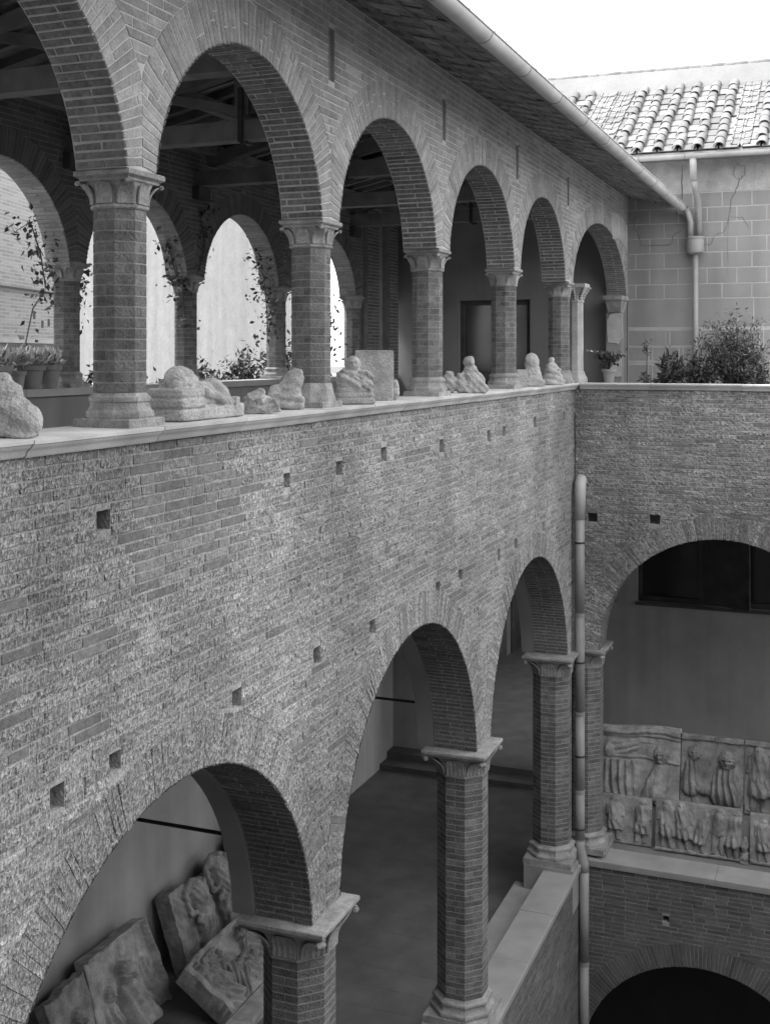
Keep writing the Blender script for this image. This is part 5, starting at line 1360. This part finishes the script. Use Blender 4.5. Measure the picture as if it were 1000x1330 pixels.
# lower gallery: three headless togate statues carved on one leaning slab, and sarcophagus pieces in front
def jag_top(h, amp, f=5., ph=0.):
    def o(X, Z):
        j = amp*(np.sin(X*f+ph) + .6*np.sin(X*f*2.3+1) + .4*np.sin(X*f*5.1+2)); t = np.clip(Z/h, 0, 1)**3
        return X + .02*np.sin(Z*9+ph), Z + j*t
    return o
def togate(y0, H, m=1):
    """headless draped figure standing out from a slab; m mirrors it"""
    return [cap_((.10,y0,.13*H),(.11,y0,.50*H),.115*H,.15*H), cap_((.11,y0,.50*H),(.09,y0,.80*H),.15*H,.135*H), ell((.08,y0,.86*H),(.11,.21*H,.07*H)), ell((.07,y0+.01,.915*H),(.075,.085,.05)),
            cap_((.10,y0-m*.20*H,.83*H),(.15,y0-m*.21*H,.60*H),.060,.052), cap_((.15,y0-m*.21*H,.60*H),(.25,y0-m*.02*H,.63*H),.050,.042), cap_((.10,y0+m*.19*H,.82*H),(.15,y0+m*.21*H,.52*H),.058,.05),
            cap_((.20,y0+m*.14*H,.86*H),(.26,y0-m*.02*H,.62*H),.045,.05), cap_((.26,y0-m*.02*H,.62*H),(.20,y0-m*.17*H,.50*H),.05,.05), cap_((.20,y0-m*.17*H,.52*H),(.19,y0+m*.02*H,.36*H),.042,.04), cap_((.19,y0+m*.02*H,.36*H),(.18,y0+m*.15*H,.44*H),.04,.035),
            cap_((.18,y0+m*.17*H,.56*H),(.17,y0+m*.16*H,.14*H),.045,.038), cap_((.17,y0-m*.06*H,.40*H),(.16,y0-m*.07*H,.04*H),.075,.055), cap_((.12,y0+m*.07*H,.30*H),(.12,y0+m*.07*H,.04*H),.06,.05),
            ell((.22,y0-m*.08*H,.025*H),(.10,.05,.035)), ell((.18,y0+m*.09*H,.025*H),(.09,.05,.035))]
def tfold(H, ys):
    def f(x, y, z):
        if x < .06: return 0.
        y0 = min(ys, key=lambda q: abs(q-y)); u = y-y0
        w = 3.5*mnoise.noise(Vector((x*3, y*5, z*2.5)))
        if z < .5*H: return .012*math.sin(58*u + w*1.5 + 9*z*(1 if u > 0 else -1))*(.7+.5*mnoise.noise(Vector((y*8, z*3, 2))))
        return .011*math.sin(46*(z*.75 + u*.85) + w*1.6)*(.8+.6*mnoise.noise(Vector((y*6, z*6, 5)))) if z < .84*H else 0.
    return f
sculpt('carved_relief', 'leaning slab with two headless togate figures in deep folds', (-10.30, 18.15, ZF+.004), [bxp((-.09,-.72,.70),(.16,.24,.70)), bxp((-.10,.1,.62),(.10,.98,.62)), bxp((.05,.05,.03),(.18,1.0,.04))] + togate(-.28, 1.48) + togate(.52, 1.62), voxel=.016, rough=.007, tilt=R(-19), fold=tfold(1.55, (-.28, .52)), m='relief_stone', cat='relief')
sculpt('carved_relief', 'tall leaning slab with one headless togate figure behind the arch pier', (-10.36, 19.90, ZF+.004), [bxp((-.10,.0,.72),(.09,.48,.72)), bxp((.05,.0,.03),(.18,.5,.04))] + togate(.0, 1.85, -1), voxel=.016, rough=.007, tilt=R(-15), fold=tfold(1.85, (0.,)), m='relief_stone', cat='relief')
def r_boy(X, Z):
    o = mx(head(X, Z, (-.02,.86), .19, 1.0), hcap(X, Z, (0,.15), (0,.55), .40, .25, .55, .09, 11), head(X, Z, (-.40,.74), .13, .8), hcap(X, Z, (-.45,.1), (-.43,.5), .22, .14, .5, .2, 8), hell(X, Z, (.10,1.16), .09, .12, .35), hcap(X, Z, (.15,.60), (.55,.10), .05, .04, .8), hcap(X, Z, (.52,.4), (.50,.80), .10, .09, .4, .3, 6))
    curls = .012*np.sin(X*90)*np.sin(Z*90)*(((X+.02)/.19)**2 + ((Z-.95)/.14)**2 < 1)
    return mx(o, .07*(X > .72), .05*(Z > 1.36))
relief('carved_relief', 'broken sarcophagus corner with a curly-headed boy and a smaller head', place(-10.42, 15.50, ZF+.005, R(90), R(-16)), 1.50, 1.40, .18, r_boy, nx=150, nz=140, outline=lambda X, Z: (X + .22*(X > 0)*(X/.75)*(1.40-Z)/1.40 + .006*np.sin(Z*8), Z + .006*np.sin(X*6)))
def r_veil(X, Z): return mx(head(X, Z, (.05,.78), .16, .8), hcap(X, Z, (.05,.05), (.05,.5), .30, .24, .45, .25, 12))
relief('carved_relief', 'smaller relief block with a veiled head at the lower left', place(-10.40, 14.24, ZF+.005, R(90), R(-17)), .92, 1.26, .20, r_veil, nx=90, nz=110, outline=jag_top(1.26, .03))
def r_battle(X, Z):
    o = np.zeros_like(X); rr = random.Random(5)
    for k in range(22):
        x, z = rr.uniform(-1.0, 1.1), rr.uniform(.2, .85); o = mx(o, head(X, Z, (x, z+.12), .085, 1.0, rr.uniform(-.2,.2)), hcap(X, Z, (x, z), (x+rr.uniform(-.3,.3), z-.28), .11, .07, .8, .25, 8), hcap(X, Z, (x+.05, z), (x+rr.uniform(-.3,.3), z+rr.uniform(-.1,.2)), .042, .03, 1.6))
    return mx(o*((X > -1.12) & (Z < .95)), .10*((X < -1.14) | (Z > .97)))
relief('carved_relief', 'framed sarcophagus front with tangled fighting figures, tipped back behind the near column', place(-9.05, 17.35, ZF+.03, R(90), R(-57)), 2.5, 1.04, .16, r_battle, nx=220, nz=110, outline=lambda X, Z: (X, Z*(1 - .12*np.maximum(0, -X-.9))), gain=1.5)
ch = MB(); ch.box((-8.95, 15.6, ZF), (-8.62, 18.9, ZF+.16)); tag(ch.build('stone_kerb', 'relief_stone'), 'low stone kerb at the foot of the tipped sarcophagus front', 'kerb')

# ------------------------------------------------------------------ plants
def leaf_cloud(pts, size, aspect=.45, up=.3, nrm_bias=None):
    """leaf-sized folded faces at pts; returns V, F, tone"""
    n = len(pts); d = rng.normal(0, 1, (n, 3)); d[:, 2] += up; d /= np.linalg.norm(d, axis=1)[:, None]
    r = rng.normal(0, 1, (n, 3)); s = np.cross(d, r); s /= np.linalg.norm(s, axis=1)[:, None]; nn = np.cross(d, s)
    L = size*rng.uniform(.4, 1.45, n)[:, None]; W = L*aspect/2
    a = pts; b = pts + d*L*.45 + s*W + nn*L*.06; c = pts + d*L - nn*L*.05; e = pts + d*L*.45 - s*W + nn*L*.06
    V = np.stack([a, b, c, e], 1).reshape(-1, 3); F = np.arange(4*n).reshape(n, 4)
    F = np.concatenate([F[:, [0,1,2]], F[:, [0,2,3]]], 0)
    t = rng.uniform(0, 1, n)
    return V, F, np.concatenate([t, t])
def foliage(name, pts, size, m, parent, aspect=.45, up=.3):
    V, F, t = leaf_cloud(np.asarray(pts), size, aspect, up)
    me = mesh_np(name, V, F, {'tone': t}); return obj(name, me, m, parent, keep_world=True)
def shrub(name, label, base, hgt, rad, n_stem, n_leaf, size, cat='shrub', m='leaf', group=None, aspect=.4, loose=.10, lean=(0,0), bare=.25, up=.3):
    root = empty(name, base); tag(root, label, cat, group)
    sm = MB(); pts = []
    for k in range(n_stem):
        a = random.uniform(0, 2*math.pi); rr = rad*math.sqrt(random.random()); H = hgt*random.uniform(.55, 1.0)*(1-.3*rr/rad)
        tip = Vector((math.cos(a)*rr + lean[0], math.sin(a)*rr + lean[1], H)); b0 = Vector((random.uniform(-.05,.05), random.uniform(-.05,.05), 0))
        mid = b0.lerp(tip, .5) + Vector((random.uniform(-.08,.08)*rad, random.uniform(-.08,.08)*rad, .06*H))
        P = [Vector(base)+b0, Vector(base)+mid, Vector(base)+tip]
        sm.tube(P, [.010, .007, .003], 5)
        for j in range(max(1, n_leaf//n_stem)):
            t = random.uniform(bare, 1.0); q = P[0].lerp(P[1], t*2) if t < .5 else P[1].lerp(P[2], t*2-1)
            pts.append(tuple(q + Vector((random.gauss(0, loose), random.gauss(0, loose), random.gauss(0, loose*.7)))))
    sm.build('stems', 'stem', root, keep_world=True)
    foliage('foliage', pts, size, m, root, aspect, up)
    return root
gp = 'plants on the terrace'
zt = ZL - .25
shrub('oleander', 'tall airy shrub with small leaves at the right end of the terrace', (-2.05, 23.55, zt), 1.95, .68, 60, 5200, .085, group=gp, aspect=.28, loose=.08, up=.5)
shrub('leafy_shrub', 'dark broad-leaved shrub in the middle of the terrace row', (-3.25, 23.40, zt), 1.0, .30, 20, 520, .17, group=gp, aspect=.36, loose=.06, up=.1)
shrub('leafy_shrub', 'low dense bush between the broad-leaved and the airy shrub', (-2.75, 23.42, zt), .95, .32, 26, 1500, .09, group=gp, aspect=.4, loose=.08)
shrub('leafy_shrub', 'dense lower bush under the airy shrub at the right', (-1.75, 23.38, zt), .95, .40, 28, 1700, .09, group=gp, aspect=.35, loose=.08)
shrub('leafy_shrub', 'bush growing past the right frame edge on the terrace', (-1.05, 23.5, zt), 1.3, .45, 26, 1300, .09, group=gp, aspect=.35, loose=.08)
r_ = shrub('rose_plant', 'single thin upright plant on the terrace between flower pot and shrubs', (-3.72, 23.36, zt), .55, .12, 7, 130, .09, cat='plant', group=gp, loose=.035)
mb = MB(); mb.tube([(-3.72,23.36,zt),(-3.70,23.36,.1),(-3.76,23.36,.42)], [.014,.010,.004], 6); mb.build('stems', 'stem', r_, keep_world=True)
foliage('foliage', [(-3.72+random.gauss(0,.04), 23.36+random.gauss(0,.04), random.uniform(.0,.28)) for _ in range(45)], .08, 'leaf', r_)
def pot(name, label, loc, r, h, group=None):
    root = empty(name, loc); tag(root, label, 'flower pot', group)
    MB().lathe([(r*.68, 0), (r*.92, h*.78), (r*1.06, h*.79), (r*1.08, h), (r*.95, h), (r*.90, h*.88), (0.002, h*.86)], 18).build('pot', 'terracotta', root, auto=35); return root
p = pot('flower_pot', 'flower pot with a white-blossomed plant on the terrace corner', (-4.40, 23.12, ZL+.002), .13, .27, gp)
mb = MB(); fp = []; lp = []
for (dx, dz) in ((-.33,.60),(-.18,.50),(-.16,.55),(.28,.50),(.10,.42),(.02,.40)):
    P = [(-4.40, 23.12, ZL+.25), (-4.40+dx*.3, 23.12, ZL+.25+dz*.45), (-4.40+dx, 23.12+random.uniform(-.06,.06), ZL+.25+dz*.62)]
    mb.tube(P, [.009,.007,.004], 5); fp.append(P[-1])
    for t in np.linspace(.3, 1, 9):
        q = Vector(P[0]).lerp(Vector(P[1]), t*2) if t < .5 else Vector(P[1]).lerp(Vector(P[2]), t*2-1); lp += [tuple(q + Vector((random.gauss(0,.05), random.gauss(0,.05), random.gauss(0,.04)))) for _ in range(4)]
mb.build('stems', 'stem', p, keep_world=True); foliage('foliage', lp, .085, 'leaf', p, .7, .0)
for q in fp[:4]:
    foliage('blossom', [tuple(Vector(q)+Vector((random.gauss(0,.035),random.gauss(0,.03),random.gauss(0,.012)))) for _ in range(14)], .045, 'petal', p, .8, .6)
# potted succulents on the back parapet
gs = 'potted succulents on the back parapet'
for k, (y, r, lb) in enumerate(((13.35, .17, 'pot of pale succulents at the left of the row on the back parapet'), (13.72, .12, 'small half-hidden pot in the succulent row'), (14.0, .21, 'largest terracotta pot of the succulent row on the back parapet'), (14.42, .19, 'pot of pale succulents nearest the vine-wrapped back column'))):
    p = pot('succulent_pot', lb, (XB-.12, y, -.488), r, .34 if r > .15 else .26, gs)
    pts = []
    for j in range(260):
        a = random.uniform(0, 2*math.pi); rr = r*1.25*math.sqrt(random.random()); pts.append((XB-.12+math.cos(a)*rr*.5, y+math.sin(a)*rr, -.488+.33+random.uniform(0, .16)*(1.2-rr/r*.6)))
    V, F, t = leaf_cloud(np.array(pts), .16, .32, 1.4); me = mesh_np('foliage', V, F, {'tone': t}); obj('foliage', me, 'leaf_pale', p, keep_world=True)
slab('stone_block', 'plain pale stone block beside the left bust on the ledge', (-5.62, 6.70, ZL-.3), (.25, .25, .42), m='sill_stone', cat='block', jag=.01)
# vines on the back arcade
gv = 'vines climbing the back arcade'
def vine(label, path, n, size=.11, spread=.10, m='leaf'):
    n = int(n*2.0)
    root = empty('vine', path[0]); tag(root, label, 'vine', gv)
    MB().tube(path, [.012]*(len(path)-1) + [.005], 5).build('stems', 'stem', root, keep_world=True)
    pts = []
    for k in range(n):
        i = random.randrange(len(path)-1); q = Vector(path[i]).lerp(Vector(path[i+1]), random.random()); pts.append(tuple(q + Vector((random.gauss(0, spread), random.gauss(0, spread), random.gauss(0, spread)))))
    foliage('foliage', pts, size, m, root, .55, -.3)
xb = -11.32
vine('thin vine stem bowing up the back column beside the potted succulents', [(xb, 14.55, -.4), (xb-.05, 14.35, .2), (xb, 14.45, .7), (xb, 14.7, .95), (xb+.3, 15.1, .9)], 30)
vine('vine sprigs hanging in the leftmost back arch', [(xb+.1, 14.62, 1.0), (xb+.1, 14.5, 1.5), (xb+.15, 14.2, 1.95), (xb+.1, 13.95, 1.8)], 60, .11, .11)
vine('bushy vine hanging right of the succulent column', [(xb, 15.25, .55), (xb-.05, 15.4, .85), (xb, 15.45, 1.15), (xb, 15.3, 1.35)], 120, .10, .15)
vine('vine draping the capital of the ivy-capped back column', [(xb+.3, 18.2, .6), (xb+.25, 18.15, 1.2), (xb+.2, 18.0, 1.7), (xb+.2, 17.8, 2.1)], 90, .11, .11)
vine('ivy on the wall above the ivy-capped back column', [(XB+.03, 18.5, 1.5), (XB+.04, 18.7, 2.0), (XB+.04, 18.55, 2.5), (XB+.04, 18.9, 2.9)], 50, .10, .09)
vine('loose vine spray reaching out left of the ivy-capped column', [(xb-.3, 16.5, 1.15), (xb-.35, 16.9, .95), (xb-.4, 17.3, .75), (xb-.3, 17.6, .45)], 70, .10, .08)
vine('vine on the back column left of the worn-based gallery column', [(xb+.2, 21.72, .2), (xb+.2, 21.62, 1.0), (xb+.2, 21.5, 1.6), (xb+.15, 21.15, 2.0)], 120, .10, .15)
vine('thick vine glimpsed right of the worn-based gallery column', [(xb-.2, 24.6, -.4), (xb-.25, 25.0, .3), (xb-.2, 25.3, .8), (xb-.2, 24.8, 1.0)], 260, .13, .25)
gb_ = 'bushes in the garden behind the back parapet'
for k, (y, x, h, r, nl, lb) in enumerate(((16.4, -12.3, 1.0, .4, 500, 'garden bush seen between the leftmost gallery column and the succulents'), (17.6, -12.2, 1.15, .55, 900, 'dense garden bush left of the ivy-capped back column'), (19.4, -12.1, .95, .5, 500, 'low garden bush behind the reclining figure'), (20.6, -12.1, 1.0, .5, 600, 'garden bush behind the rough stone lump'), (21.4, -12.4, 1.4, .45, 700, 'tall leafy garden bush left of the back column by the worn base'), (22.9, -12.3, 1.7, .5, 900, 'tall garden bush in the sliver beside the worn-based column'), (25.2, -12.6, 1.9, .8, 1600, 'large garden bush right of the worn-based column'))):
    shrub('garden_bush', lb, (x, y, ZU-.05), h, r, 18, nl, .12, cat='bush', group=gb_, loose=.12)
